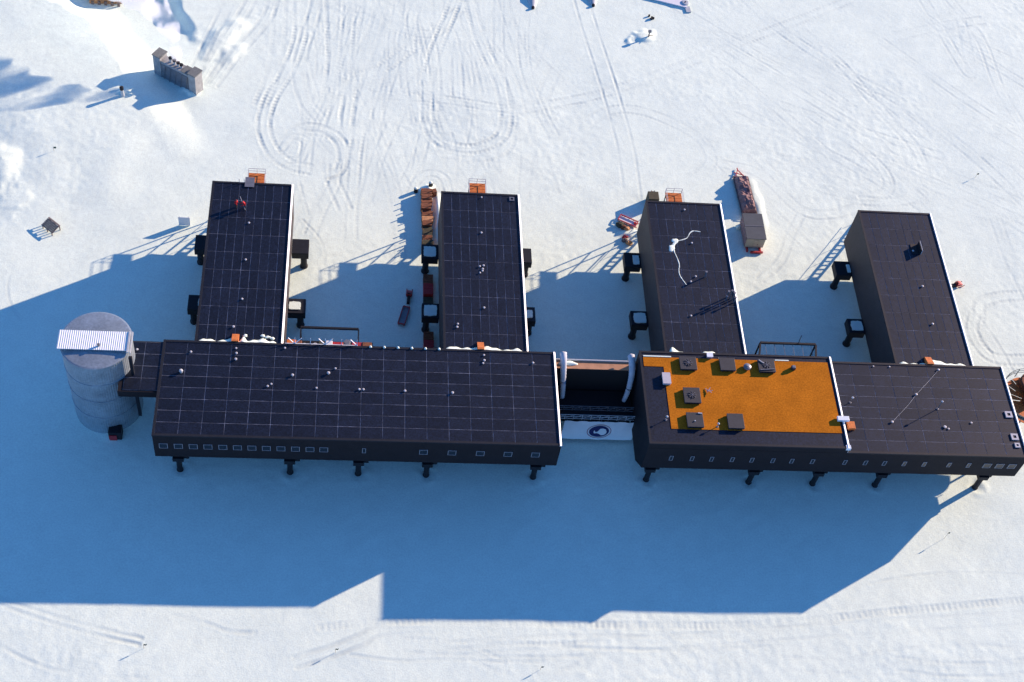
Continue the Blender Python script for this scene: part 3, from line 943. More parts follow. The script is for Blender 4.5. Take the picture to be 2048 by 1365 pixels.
# snow on the sunny bellows and terrace end
def blob(name, label, cx, cy, z, rx_, ry_, h, seed, group=None, rot=0):
    bm = B()
    rb = random.Random(seed)
    n = 20
    rings = []
    ph = [rb.uniform(0, 6.28) for _ in range(4)]
    for k, (f, zz) in enumerate(((1.0, 0), (.86, .45), (.6, .8), (.3, .97))):
        ring = []
        for q in range(n):
            a = 2 * math.pi * q / n
            e = 1 + .16 * math.sin(2 * a + ph[0]) + .12 * math.sin(3 * a + ph[1]) + .08 * math.sin(5 * a + ph[2])
            dx, dy = rx_ * f * e * math.cos(a), ry_ * f * e * math.sin(a)
            ring.append(bm.verts.new((cx + dx * math.cos(rot) - dy * math.sin(rot), cy + dx * math.sin(rot) + dy * math.cos(rot), z + h * zz)))
        rings.append(ring)
    for k in range(3):
        for q in range(n):
            bm.faces.new((rings[k][q], rings[k][(q + 1) % n], rings[k + 1][(q + 1) % n], rings[k + 1][q]))
    bm.faces.new(rings[-1]); bm.faces.new(rings[0][::-1])
    return solo(name, bm, 'packed_snow', label, 'snow', (cx, cy, z), group, smooth=True)
blob('snow_patch', 'white snow heaped on the end of the orange topped cross wall', 60.2, 15.9, 11.0, 1.3, .5, .35, 3)

wk = thing('steel_walkway', 'lattice steel walkway hung between the blocks above the white banner', 'walkway', (65, 9.9, 0))
bm = B(); box(bm, 58.1, 71.2, 9.3, 10.8, 5.7, 5.8); obj('deck', bm, 'dark_steel', wk)
for y in (9.25, 10.85):
    bm = B()
    for z in (5.9, 6.45, 6.95):
        beam(bm, (58.1, y, z), (71.0, y, z), .07)
    for k in range(10):
        x = 58.6 + k * 1.36
        beam(bm, (x, y, 5.7), (x, y, 6.97), .08)
        if k < 9:
            beam(bm, (x, y, 5.9), (x + 1.36, y, 6.95), .05)
    obj('rail', bm, 'pale_steel' if y < 10 else 'grey_steel', wk)

sg = thing('banner_sign', 'white banner with a round navy emblem hung between the blocks', 'sign', (65.5, 8.85, .6))
bm = B()
nb = 30
top, bot = [], []
for k in range(nb + 1):
    x = 60.05 + 11.2 * k / nb
    sag = .13 * math.sin(k * 1.1) + .06 * math.sin(k * 2.3)
    top.append((x, 8.86 + .04 * math.sin(k * .9), 5.75 + sag * .6)); bot.append((x - .0, 8.86 + .03 * math.sin(k * .7), .75 + sag * .25))
a = [bm.verts.new(v) for v in top]; b = [bm.verts.new(v) for v in bot]
c = [bm.verts.new((v[0], v[1] + .03, v[2])) for v in top]; d = [bm.verts.new((v[0], v[1] + .03, v[2])) for v in bot]
for k in range(nb):
    bm.faces.new((a[k], b[k], b[k + 1], a[k + 1])); bm.faces.new((c[k + 1], d[k + 1], d[k], c[k]))
    bm.faces.new((a[k], a[k + 1], c[k + 1], c[k])); bm.faces.new((b[k + 1], b[k], d[k], d[k + 1]))
bm.faces.new((a[0], c[0], d[0], b[0])); bm.faces.new((a[-1], b[-1], d[-1], c[-1]))
sheet = obj('sheet', bm, 'banner_white', sg)
EX, EZ, ER = 65.75, 3.15, 1.55
def disc_xz(r0, r1, y0, y1, n=40):
    bm = B()
    A = [[bm.verts.new((EX + r * math.cos(2 * math.pi * q / n), y, EZ + r * math.sin(2 * math.pi * q / n))) for q in range(n)] for r, y in ((r1, y1), (r1, y0), (r0, y0), (r0, y1))]
    for k in range(4):
        for q in range(n):
            bm.faces.new((A[k][q], A[k][(q + 1) % n], A[(k + 1) % 4][(q + 1) % n], A[(k + 1) % 4][q]))
    return bm
bm = B()
ring = [(EX + ER * math.cos(2 * math.pi * q / 40), EZ + ER * math.sin(2 * math.pi * q / 40)) for q in range(40)]
extrude_y(bm, ring, 8.79, 8.812)
em = obj('emblem', bm, 'emblem_navy', sg)
obj('emblem_ring', disc_xz(ER * 1.16, ER * 1.22, 8.795, 8.812), 'emblem_red', sg)
shape = [(-.49, .22), (-.36, -.10), (-.18, -.06), (-.05, .2), (.06, .5), (.33, .58), (.62, .42), (.77, -.02), (.72, -.4), (.52, -.64), (.28, -.66), (.05, -.42), (-.18, -.3), (-.46, -.36), (-.55, -.1)]
bm = B(); extrude_y(bm, [(EX + ER * u_, EZ + ER * v_) for u_, v_ in shape], 8.775, 8.789)
obj('emblem_shape', bm, 'banner_white', em)
bm = B()
for k in range(5):
    x = 60.4 + k * 2.65
    beam(bm, (x, 8.9, 5.72), (x, 9.28, 5.95), .05)
obj('tie', bm, 'grey_steel', sg)

# --- steel gantries behind the blocks
def gantry(name, label, xa, xb, x_in, x_out, ydk, yfar, spread):
    t = thing(name, label, 'platform', ((xa + xb) / 2, 18, 0))
    if ydk:
        bm = B(); box(bm, xa, xb, YB + .1, ydk, 8.75, 8.9); obj('deck', bm, 'dark_steel', t)
        for x in (xa + .3, xb - .3):
            bm = B(); beam(bm, (x, ydk - .3, gz(x, ydk) - .3), (x, ydk - .3, 8.75), .22); obj('post', bm, 'dark_steel', t)
    bm = B()
    beam(bm, (x_in, yfar, 9.1), (x_out, yfar, 9.1), .32, .3)
    obj('cross_beam', bm, 'dark_steel', t)
    for s, x in ((-1, x_in), (1, x_out)):
        bm = B(); beam(bm, (x + (s * spread if s < 0 else -spread * .8), YB + .1, 8.95), (x, yfar - .17, 9.08), .28 if spread else .14, .24); obj('arm', bm, 'dark_steel', t)
        bm = B(); beam(bm, (x, yfar, gz(x, yfar) - .3), (x, yfar, 8.93), .2); obj('post', bm, 'dark_steel', t)
    return t
g1 = gantry('steel_gantry', 'steel platform and frame with stored goods behind the long dark block', 17.7, 30.6, 19.6, 28.4, 20.1, 22.45, 0)
g2 = gantry('steel_gantry', 'empty trapezoid steel frame behind the orange decked block', 90, 102, 91.8, 100.9, None, 22.5, 1.2)
bm = B()
for k in range(6):
    x = 92.6 + k * 1.5
    beam(bm, (x, YB + .1, 8.9), (x, 22.4, 8.95), .06)
obj('slat', bm, 'grey_steel', g2)
bm = B(); tube(bm, [(98, 22.5, 9.2), (98, 22.6, 11.2)], .06, 6); obj('antenna', bm, 'dark_steel', g2)
goods = [(18.3, 'box', .7, .9, 'orange_grate', 'orange crate at the wing end of the stored goods'), (19.3, 'box', .6, .7, 'brown_crate', 'brown box beside the orange crate on the platform'), (20.3, 'drum', .32, .9, 'vent_metal', 'pale drum beside the brown box on the platform'),
         (21.9, 'drum', .36, 1.0, 'vent_metal', 'pale drum standing alone mid row on the platform'), (23.0, 'box', .55, .8, 'olive_crate', 'olive box between the pale drums and the white box'), (24.0, 'box', .5, .9, 'banner_white', 'white box among the stored goods on the platform'),
         (25.3, 'box', .8, .6, 'red_paint', 'low dark red case on the platform'), (26.7, 'drum', .5, 1.9, 'grey_steel', 'tall grey cylinder rising above the stored goods'), (28.3, 'box', .9, .7, 'red_paint', 'wide dark red case past the grey cylinder'), (29.7, 'box', .7, .8, 'brown_crate', 'brown crate at the open end of the platform')]
for x, kind, s, h, m, lab in goods:
    bm = B()
    if kind == 'drum':
        lathe(bm, x, 18.7, [(s, 8.9), (s, 8.9 + h * .32), (s * 1.06, 8.9 + h * .34), (s, 8.9 + h * .36), (s, 8.9 + h * .97), (s * .9, 8.9 + h)], 14)
    else:
        box(bm, x - s, x + s, 18.0, 19.6, 8.9, 8.9 + h); bevel(bm, .05)
        box(bm, x - s * .9, x + s * .9, 18.05, 19.55, 8.9 + h + .002, 8.9 + h + .05)
    solo('storage_drum' if kind == 'drum' else 'storage_box', bm, m, lab, 'drum' if kind == 'drum' else 'box', (x, 18.8, 8.9), 'goods stored on the steel platform')

# ------------------------------------------------------------------ on the orange deck
ZD = FB + .05
units = [(76.7, 79.3, 13.05, 15.45, 'dark cube roof unit beside the small white cabinet at the deck edge', 1), (82.9, 85.3, 13.1, 15.45, 'dark cube roof unit between the white cabinet and the round ventilator', 0), (88.9, 91.5, 13.05, 15.45, 'dark cube roof unit past the round ventilator with fallen pipes on top', 2),
         (76.65, 79.2, 7.0, 9.75, 'dark cube roof unit standing alone mid deck next to the folded tripod', 1), (76.6, 79.1, 2.75, 5.3, 'dark cube roof unit with a white bracket on top', 3), (82.75, 85.2, 2.7, 5.3, 'plain dark cube roof unit by the facade edge of the orange deck', 0)]
for xa, xb, ya, yb_, lab, kind in units:
    t = thing('rooftop_unit', lab, 'roof unit', ((xa + xb) / 2, (ya + yb_) / 2, ZD), 'dark roof units on the orange deck')
    zt = ZD + .5
    bm = B(); box(bm, xa + .06, xb - .06, ya + .06, yb_ - .06, ZD + .08, zt - .08); obj('case', bm, 'unit_case', t)
    bm = B(); box(bm, xa, xb, ya, yb_, zt - .079, zt); bevel(bm, .03); obj('lid', bm, 'unit_case', t)
    for x in (xa + .3, xb - .5):
        bm = B(); box(bm, x, x + .2, ya + .1, yb_ - .1, ZD + .003, ZD + .079); obj('skid', bm, 'dark_trim', t)
    if kind in (1, 2):
        cx, cy = (xa + xb) / 2, (ya + yb_) / 2
        bm = B(); lathe(bm, cx, cy, [(.6, zt + .002), (.6, zt + .05), (.52, zt + .07)], 20); fan = obj('fan_cowl', bm, 'dark_trim', t)
        for q in range(4):
            bm = B(); a = q * math.pi / 4
            beam(bm, (cx + .66 * math.cos(a), cy + .66 * math.sin(a), zt + .085 + q * .012), (cx - .66 * math.cos(a), cy - .66 * math.sin(a), zt + .085 + q * .012), .05, .03)
            obj('fan_guard', bm, 'grey_steel', fan)
    if kind == 2:
        bm = B(); beam(bm, (xa + .2, ya + .3, zt + .08), (xb - .2, ya + .5, zt + .08), .12); obj('pipe', bm, 'grey_steel', t)
        bm = B(); beam(bm, (xa + .2, yb_ - .3, zt + .08), (xa + .9, yb_ - .9, zt + .1), .1); obj('pipe', bm, 'vent_metal', t)
    if kind == 3:
        bm = B(); beam(bm, (xb - .7, yb_ - .15, zt + .06), (xb - .1, yb_ - .2, zt + .06), .14); beam(bm, (xa + 1.2, ya + 1.0, zt), (xa + 1.2, ya + 1.0, zt + .15), .16); obj('bracket', bm, 'vent_metal', t)
    for q in range(4):
        bm = B(); z = ZD + .12 + q * .075
        box(bm, xa + .4, xb - .4, ya + .03, ya + .058, z, z + .045); obj('louvre', bm, 'dark_trim', t)
t = thing('electrical_cabinet', 'light grey cabinet at the corner of the orange deck', 'cabinet', (74.2, 10.9, FB))
bm = B(); box(bm, 73.8, 74.95, 10.4, 12.3, FB + .003, FB + .5); bevel(bm, .04); obj('case', bm, 'light_box', t)
bm = B(); box(bm, 73.75, 75.0, 10.35, 12.35, FB + .502, FB + .54); obj('lid', bm, 'light_box', t)
t = thing('deck_post', 'short dark post casting a long shadow over the orange deck', 'post', (94.4, 14.1, ZD))
bm = B(); box(bm, 94.1, 94.75, 13.8, 14.4, ZD, ZD + .55); bevel(bm, .05); obj('body', bm, 'unit_case', t)
bm = B(); lathe(bm, 94.42, 14.1, [(.3, ZD + .552), (.22, ZD + .7)], 12); obj('cap', bm, 'grey_steel', t)
t = thing('dome_ventilator', 'round metal ventilator between two dark roof units', 'ventilator', (87.2, 14.0, ZD))
bm = B(); lathe(bm, 87.2, 14.0, [(.45, ZD), (.45, ZD + .2), (.62, ZD + .24), (.58, ZD + .42), (.3, ZD + .55), (.08, ZD + .58)], 18); obj('dome', bm, 'grey_steel', t, smooth=False)
bm = B(); lathe(bm, 87.2, 14.0, [(.1, ZD + .58), (.1, ZD + .7)], 8); obj('finial', bm, 'vent_metal', t)
t = thing('white_cabinet', 'small white cabinet at the rear edge of the orange deck', 'cabinet', (81.6, 15.9, FB))
bm = B(); box(bm, 81.15, 82.0, 15.55, 16.2, FB + .1, FB + .5); obj('case', bm, 'light_box', t)
bm = B(); box(bm, 81.1, 82.05, 15.5, 16.25, FB + .502, FB + .55); obj('lid', bm, 'white_flashing', t)
t = thing('folded_tripod', 'small pale tripod lying on the orange deck', 'tripod', (80.6, 9.4, ZD))
for a, b_ in (((80.2, 9.9), (81.0, 9.0)), ((80.4, 9.2), (80.9, 9.9)), ((80.3, 9.5), (81.2, 9.4))):
    bm = B(); tube(bm, [(a[0], a[1], ZD + .08), (b_[0], b_[1], ZD + .4)], .05, 6); obj('leg', bm, 'pale_steel', t)
t = thing('wall_bracket', 'white bracket box astride the white step flashing', 'bracket', (100.6, 4.9, FB))
bm = B(); box(bm, 99.7, 101.5, 4.6, 5.4, FB + .16, FB + .55); bevel(bm, .04); obj('case', bm, 'white_flashing', t)
bm = B(); box(bm, 100.0, 100.35, 4.8, 5.2, FB + .052, FB + .158); obj('foot', bm, 'dark_steel', t)
t = thing('orange_box', 'small orange box beside the white step flashing', 'box', (102.2, 4.7, F))
bm = B(); box(bm, 101.6, 102.7, 4.0, 5.3, F + .005, F + .5); bevel(bm, .04); obj('case', bm, 'orange_grate', t)
bm = B(); tube(bm, [(101.7, 5.2, F + .5), (101.2, 5.4, F + 1.3)], .05, 6); obj('handle', bm, 'vent_metal', t)
for x, y, h, lab in ((102.9, 9.0, 1.3, 'thin roof mast near the white step flashing'), (116.6, 8.3, 2.0, 'roof mast with a pale head on the lower roof panels'), (73.6, 4.2, .8, 'stub mast beside the corner roof unit'), (81.2, 3.2, .8, 'stub mast between the two facade side roof units')):
    z = F if x > 100.8 else FB
    t = thing('roof_mast', lab, 'mast', (x, y, z))
    bm = B(); lathe(bm, x, y, [(.2, z - .0), (.2, z + .08), (.06, z + .1), (.05, z + h)], 8); obj('pole', bm, 'grey_steel', t)
    bm = B(); lathe(bm, x, y, [(.15, z + h), (.2, z + h + .1), (.06, z + h + .25)], 8); obj('head', bm, 'vent_metal', t)
bm = B(); box(bm, 71.3, 75.6, 15.52, 15.72, FB + .0, FB + .12); box(bm, 83.0, 85.2, 15.53, 15.72, FB, FB + .10); box(bm, 91.8, 94.0, 15.53, 15.7, FB, FB + .10)
solo('snow_strip', bm, 'packed_snow', 'thin strip of snow caught along the rear edge of the orange deck', 'snow', (80, 15.6, FB))

# ------------------------------------------------------------------ drifts lying on the wing roofs
def drift(label, x0, x1, seed, peaks, tint='packed_snow'):
    bm = B()
    n = 60
    rs = random.Random(seed)
    ph = [rs.uniform(0, 6.28) for _ in range(4)]
    back, mid, edge, base = [], [], [], []
    for k in range(n + 1):
        u_ = k / n
        x = x0 + (x1 - x0) * u_
        d = .32 + .10 * math.sin(u_ * 9 + ph[0]) + .06 * math.sin(u_ * 23 + ph[1]) + .06 * math.sin(u_ * 51 + ph[2])
        for pc, pw, pa in peaks:
            d += .62 * pa * math.exp(-((u_ - pc) / pw) ** 2)
        d *= min(1, (u_ + .02) * 9) * min(1, (1 - u_ + .02) * 9)
        d = max(d, .08)
        hh = min(.74, .58 + .2 * d)
        back.append((x, YB + .06, W + .02 + hh)); mid.append((x, YB + .06 + d * .45, W + .02 + hh * .8)); edge.append((x, YB + .06 + d * 1.6 + .2, W + .006)); base.append((x, YB + .06, W + .006))
    L = [[bm.verts.new(v) for v in r_] for r_ in (back, mid, edge, base)]
    for r_ in range(4):
        for k in range(n):
            bm.faces.new((L[r_][k], L[r_][k + 1], L[(r_ + 1) % 4][k + 1], L[(r_ + 1) % 4][k]))
    bm.faces.new([L[r_][0] for r_ in range(4)]); bm.faces.new([L[r_][-1] for r_ in range(3, -1, -1)])
    solo('snow_drift', bm, tint, label, 'snow', ((x0 + x1) / 2, YB + .5, W), 'drifts across the wing roofs', smooth=True)
drift('white snow drift across the roof of the wing with two people', WX[0] + .1, WX[0] + WW - .35, 1, ((.42, .09, .5), (.56, .03, .9), (.78, .06, .5)))
drift('white snow drift across the roof of the wing by the brown crates', WX[1] + .1, WX[1] + WW - .35, 2, ((.03, .06, .5), (.52, .10, .7)))
drift('white snow drift on the wing roof that has the snow streak', WX[2] + .1, WX[2] + WW - .35, 3, ((.05, .08, 1.7), (.55, .12, 1.0), (.2, .1, .6)))
drift('white snow drift across the roof of the wing with the propped hatch', WX[3] + .1, WX[3] + WW - .35, 4, ((.5, .09, .8),))
for sx_, sy, hh in ((11.6, 18.3, .3), (14.2, 18.4, .2), (14.9, 18.2, .25), (15.6, 18.0, .2)):
    blob('snow_lump', 'rounded snow lump beside the orange stile on the wing with two people' if sx_ < 12 else 'small snow lump near the white coping on the wing with two people', sx_, sy, W + .004, .38, .26, hh * .6, int(sx_ * 10), 'snow lumps on the wing roof')
# the wandering snow streak
streak = [(83.9, 42.6), (82.6, 42.7), (81.9, 42.0), (81.5, 41.2), (80.6, 40.7), (79.6, 40.3), (78.9, 39.2), (79.0, 38.0), (79.3, 36.8), (79.5, 35.4), (79.3, 34.2), (79.4, 33.0), (80.2, 31.3)]
P = catmull(streak, .3)
bm = B()
rs = random.Random(5)
n = len(P)
wv = [.03 + .03 * abs(math.sin(k * .35)) + rs.uniform(0, .05) + (.2 if 15 <= k <= 22 else 0) * rs.uniform(.4, 1) for k in range(n)]
d_ = np.gradient(P, axis=0); d_ /= np.hypot(d_[:, 0], d_[:, 1])[:, None]
La = [bm.verts.new((P[k][0] - d_[k][1] * wv[k], P[k][1] + d_[k][0] * wv[k], W + .008)) for k in range(n)]
Lb = [bm.verts.new((P[k][0], P[k][1], W + .03 + wv[k] * .15)) for k in range(n)]
Lc = [bm.verts.new((P[k][0] + d_[k][1] * wv[k], P[k][1] - d_[k][0] * wv[k], W + .008)) for k in range(n)]
for k in range(n - 1):
    bm.faces.new((La[k], La[k + 1], Lb[k + 1], Lb[k])); bm.faces.new((Lb[k], Lb[k + 1], Lc[k + 1], Lc[k])); bm.faces.new((Lc[k], Lc[k + 1], La[k + 1], La[k]))
solo('snow_streak', bm, 'packed_snow', 'branching white streak of snow wandering over the wing roof', 'snow', (79.5, 37, W))
blob('snow_patch', 'white snow patch at the bend of the roof snow streak', 79.3, 40.5, W + .004, .55, .40, .10, 31, 'patches along the snow streak')
blob('snow_patch', 'ragged snow patch below the bend of the roof snow streak', 78.6, 38.8, W + .004, .45, .75, .10, 32, 'patches along the snow streak')
# snow left on pier caps
CAPSNOW = [(0, 1, 29.3, -.35, .95, .8, 'wedge of sunlit snow on the pier cap beside the stored goods platform'), (0, -1, 29.3, .7, .45, .75, 'shaded snow on the pier cap of the wing nearest the silo'),
           (1, -1, 41.55, 0, 1.05, 1.1, 'square of shaded snow on the pier cap next to the brown crates'), (1, -1, 29.3, 0, 1.05, 1.1, 'square of shaded snow on the pier cap above the dark stacked pallets'), (1, 1, 29.3, 0, .9, .8, 'snow on the pier cap beside the bellows gap'),
           (2, -1, 41.55, .6, .55, 1.0, 'shaded snow on the pier cap near the red sled'), (2, -1, 29.3, .1, 1.05, 1.05, 'square of shaded snow on the pier cap behind the bellows'), (3, -1, 41.55, .95, .3, .9, 'sliver of snow on the pier cap of the wing with the hatch'), (3, -1, 29.3, .1, 1.0, 1.0, 'square of shaded snow on the pier cap behind the empty steel frame')]
for wi, s, yy, dx, rx_, ry_, lab in CAPSNOW:
    xe = WX[wi] if s < 0 else WX[wi] + WW
    bm = B()
    cx, cy = xe + s * 1.4 + dx, yy + .95
    rb = random.Random(wi * 7 + int(yy))
    ring = []
    for q in range(24):
        a = 2 * math.pi * q / 24
        ca, sa = math.cos(a), math.sin(a)
        k = 1 / max(abs(ca), abs(sa)) ** .75
        k *= rb.uniform(.93, 1.04)
        ring.append((min(max(cx + rx_ * ca * k, xe + s * 1.4 - 1.3), xe + s * 1.4 + 1.3), min(max(cy + ry_ * sa * k, yy - .4), yy + 2.5)))
    prism(bm, ring, 4.204, 4.36)
    solo('snow_patch', bm, 'packed_snow', lab, 'snow', (cx, cy, 4.204), 'snow on the pier caps')

# ------------------------------------------------------------------ people on the wing roof
def person(x, y, z, face, label, arm_r, arm_l, lean=0.0):
    """one continuous skinned figure, 1.78 m; arms given as elbow and wrist offsets from the shoulder"""
    V, E, RAD = [], [], []
    def add(p, r_, par=None):
        V.append(p); RAD.append(r_)
        if par is not None:
            E.append((par, len(V) - 1))
        return len(V) - 1
    L = lambda zz: lean * max(0, zz - .9)
    pelvis = add((0, 0, .95), .17)
    belly = add((0, L(1.12), 1.12), .18, pelvis)
    chest = add((0, L(1.34), 1.34), .20, belly)
    collar = add((0, L(1.48), 1.48), .13, chest)
    neck = add((0, L(1.55) + .01, 1.55), .07, collar)
    head = add((0, L(1.66) + .03, 1.65), .115, neck)
    crown = add((0, L(1.74) + .02, 1.73), .10, head)
    nose = add((0, L(1.65) + .15, 1.645), .025, head)
    for s, arm in ((1, arm_r), (-1, arm_l)):
        sh = add((s * .21, L(1.44), 1.43), .095, collar)
        (ex, ey, ez), (wx, wy, wz) = arm
        el = add((s * .21 + s * ex, L(1.44) + ey, 1.43 + ez), .078, sh)
        wr = add((s * .21 + s * wx, L(1.44) + wy, 1.43 + wz), .058, el)
        dv = (Vector(V[wr]) - Vector(V[el])).normalized()
        side = dv.cross(Vector((0, 0, 1)))
        side = side.normalized() if side.length > .2 else Vector((0, 1, 0))
        palm = add(tuple(Vector(V[wr]) + dv * .08), .045, wr)
        for q, ln in enumerate((.075, .085, .08, .06)):
            k1 = add(tuple(Vector(V[palm]) + dv * .045 + side * (-.03 + .02 * q)), .011, palm)
            add(tuple(Vector(V[k1]) + dv * ln * .6 + Vector((0, 0, -.025))), .009, k1)
        th = add(tuple(Vector(V[wr]) + dv * .04 + side * .05), .014, wr)
        add(tuple(Vector(V[th]) + dv * .045 + side * .012), .011, th)
        hip = add((s * .11, 0, .88), .125, pelvis)
        knee = add((s * .13, .03, .50), .085, hip)
        ank = add((s * .14, -.01, .11), .065, knee)
        add((s * .15, .16, .06), .058, ank)
        add((s * .14, -.07, .06), .055, ank)
    FAT = [1.3 if r_ > .065 and 0.3 < V[k][2] < 1.5 else 1.0 for k, r_ in enumerate(RAD)]      # padded clothing
    me = bpy.data.meshes.new('person')
    me.from_pydata(V, E, [])
    o = bpy.data.objects.new('person_shape', me)
    COL.objects.link(o)
    md = o.modifiers.new('skin', 'SKIN')
    md.use_smooth_shade = True
    for k, sv in enumerate(me.skin_vertices[0].data):
        sv.radius = (RAD[k] * FAT[k], RAD[k] * FAT[k])
        sv.use_root = (k == 0)
    ss_ = o.modifiers.new('sub', 'SUBSURF')
    ss_.levels = 1
    ss_.render_levels = 1
    dg = bpy.context.evaluated_depsgraph_get()
    dg.update()
    body = bpy.data.meshes.new_from_object(o.evaluated_get(dg))
    bpy.data.objects.remove(o)
    body.name = 'person'
    for m in ('parka_red', 'trouser_dark', 'skin', 'hair'):
        body.materials.append(MATS[m])
    zmin = min(v.co.z for v in body.vertices)
    for v in body.vertices:
        v.co.z -= zmin
    for p in body.polygons:
        c = p.center
        p.use_smooth = True
        if c.z < .86 and abs(c.x) < .3:
            p.material_index = 1
        elif c.z > 1.54 and c.z < 1.70 and c.y > L(1.6) + .06:
            p.material_index = 2
        elif c.z > 1.66:
            p.material_index = 3
        else:
            p.material_index = 0
    ob = bpy.data.objects.new('person', body)
    COL.objects.link(ob)
    ob.location = (x, y, z)
    ob.rotation_euler = (0, 0, face)
    ob['label'] = label
    ob['category'] = 'person'
    ob['group'] = 'people working on the wing roof'
    hb = B()                                                       # fur ruff of the hood
    lathe(hb, 0, L(1.6) - .0, [(.13, 1.46 - zmin), (.16, 1.52 - zmin), (.14, 1.58 - zmin)], 12)
    hm = mesh_from(hb, 'hood_ruff', Vector((0, 0, 0)), True)
    hm.materials.append(MATS['parka_red'])
    ho = bpy.data.objects.new('hood_ruff', hm)
    COL.objects.link(ho)
    ho.parent = ob
    return ob
person(8.5, 43.6, W, R(-100), 'person in a red parka standing on the wing roof with arms down', ((.05, .02, -.28), (.06, .14, -.50)), ((.06, .0, -.28), (.08, .12, -.50)), .08)
person(9.85, 43.45, W, R(120), 'person in a red parka leaning over a pole on the wing roof', ((.08, .16, -.22), (.02, .40, -.20)), ((.10, .16, -.22), (.0, .42, -.28)), .35)
t = thing('measuring_pole', 'pale pole held by the leaning person on the wing roof', 'pole', (9.55, 44.2, W))
bm = B(); tube(bm, [(9.95, 43.0, W + .1), (9.45, 43.75, W + 1.1), (9.1, 44.3, W + 1.85)], .035, 6); obj('shaft', bm, 'pale_steel', t)
bm = B(); lathe(bm, 9.95, 43.0, [(.09, W), (.09, W + .12)], 8); obj('foot', bm, 'dark_steel', t)

# ------------------------------------------------------------------ stores on the snow
def crate(x, y, wx, wy, h, m, label, rot=0, group='crates stacked beside the wing', z=None, stakes=True):
    z0 = (min(gz(x, y), gz(x - wx / 2, y), gz(x, y - wy / 2)) - .12) if z is None else z
    t = thing('crate', label, 'crate', (x, y, z0), group)
    bm = B(); box(bm, x - wx / 2, x + wx / 2, y - wy / 2, y + wy / 2, z0, z0 + h, rot); obj('body', bm, m, t)
    nb = max(3, int(wy / .34))
    for k in range(nb):
        w_ = wy / nb
        bm = B(); box(bm, x - wx / 2 - .02, x + wx / 2 + .02, y - wy / 2 + k * w_ + .02, y - wy / 2 + (k + 1) * w_ - .02, z0 + h + .002, z0 + h + .05 + .02 * (k % 2), rot, x, y)
        obj('lid_board', bm, m, t)
    if stakes:
        for sx_ in (-1, 1):
            bm = B(); box(bm, x + sx_ * (wx / 2 + .06) - .06, x + sx_ * (wx / 2 + .06) + .06, y - .07, y + .07, z0, z0 + h + .45, rot, x, y)
            obj('stake', bm, 'tan_crate', t)
    return t
crs = random.Random(11)
cols = ['brown_crate', 'brown_crate', 'brown_crate', 'brown_crate', 'brown_crate', 'tan_crate', 'brown_crate', 'olive_crate', 'brown_crate', 'olive_crate']
clab = ['brown crate at the far snowy end of the crate row', 'second brown crate from the far snowy end of the row', 'third brown crate from the far snowy end of the row', 'fourth brown crate from the far snowy end of the row', 'fifth brown crate, next to the tan crate in the row',
        'pale tan crate within the row of brown crates', 'brown crate between the tan crate and the tall olive crate', 'long dark olive crate within the row of brown crates', 'brown crate between the two olive crates', 'short olive crate next to the snowy pier cap']
yy = 59.3
for k in range(10):
    L = 1.2 if k not in (7,) else 1.9
    h = 1.35 + crs.uniform(-.25, .3)
    crate(39.55 + crs.uniform(-.15, .15) + (.12 if k > 6 else 0), yy - L / 2, 1.7 + crs.uniform(-.2, .15), L - .06, h, cols[k], clab[k])
    yy -= L + .02
crate(40.9, 58.9, .7, .9, 1.3, 'brown_crate', 'small brown crate tucked behind the row in the snow bank', .3, stakes=False)
for k, (y, L, h) in enumerate(((39.3, 2.0, 1.2), (37.0, 2.2, 1.5), (34.6, 2.0, 1.1), (27.6, 1.6, 1.2), (25.6, 1.9, 1.4), (23.4, 1.9, 1.1))):
    crate(39.7, y, 1.6, L, h, ('brown_crate', 'red_paint', 'olive_crate')[k % 3], ['dark pallet crate just past the crate row pier cap', 'red crate stored in the shade under the wing edge', 'olive crate before the second snowy pier cap', 'brown crate just past the second snowy pier cap', 'red crate near the long block in the wing shade', 'olive crate closest to the long block wall'][k], stakes=False, group='crates in the shade under the wing')
for x, y, lab in ((40.35, 60.9, 'dark barrel post at the snowy head of the crate row'), (37.75, 59.5, 'dark barrel post on the open snow beside the crate row')):
    z0 = gz(x, y) - .2
    t = thing('barrel', lab, 'barrel', (x, y, z0))
    bm = B(); lathe(bm, x, y, [(.36, z0), (.36, z0 + .4), (.39, z0 + .42), (.36, z0 + .45), (.36, z0 + 1.05), (.39, z0 + 1.07), (.33, z0 + 1.1)], 14); obj('shell', bm, 'dark_steel', t)
    bm = B(); lathe(bm, x, y, [(.33, z0 + 1.102), (.28, z0 + 1.22), (.1, z0 + 1.28)], 12); obj('snow_cap', bm, 'packed_snow', t)

def runner(bm, xa, ya, xb, yb_, z):
    a, b_ = Vector((xa, ya, z)), Vector((xb, yb_, z))
    d = (b_ - a).normalized()
    tube(bm, [a - d * .0, a + d * .3, b_ - d * .3, b_ + Vector((0, 0, .1)), b_ + d * .3 + Vector((0, 0, .35))], .07, 6)

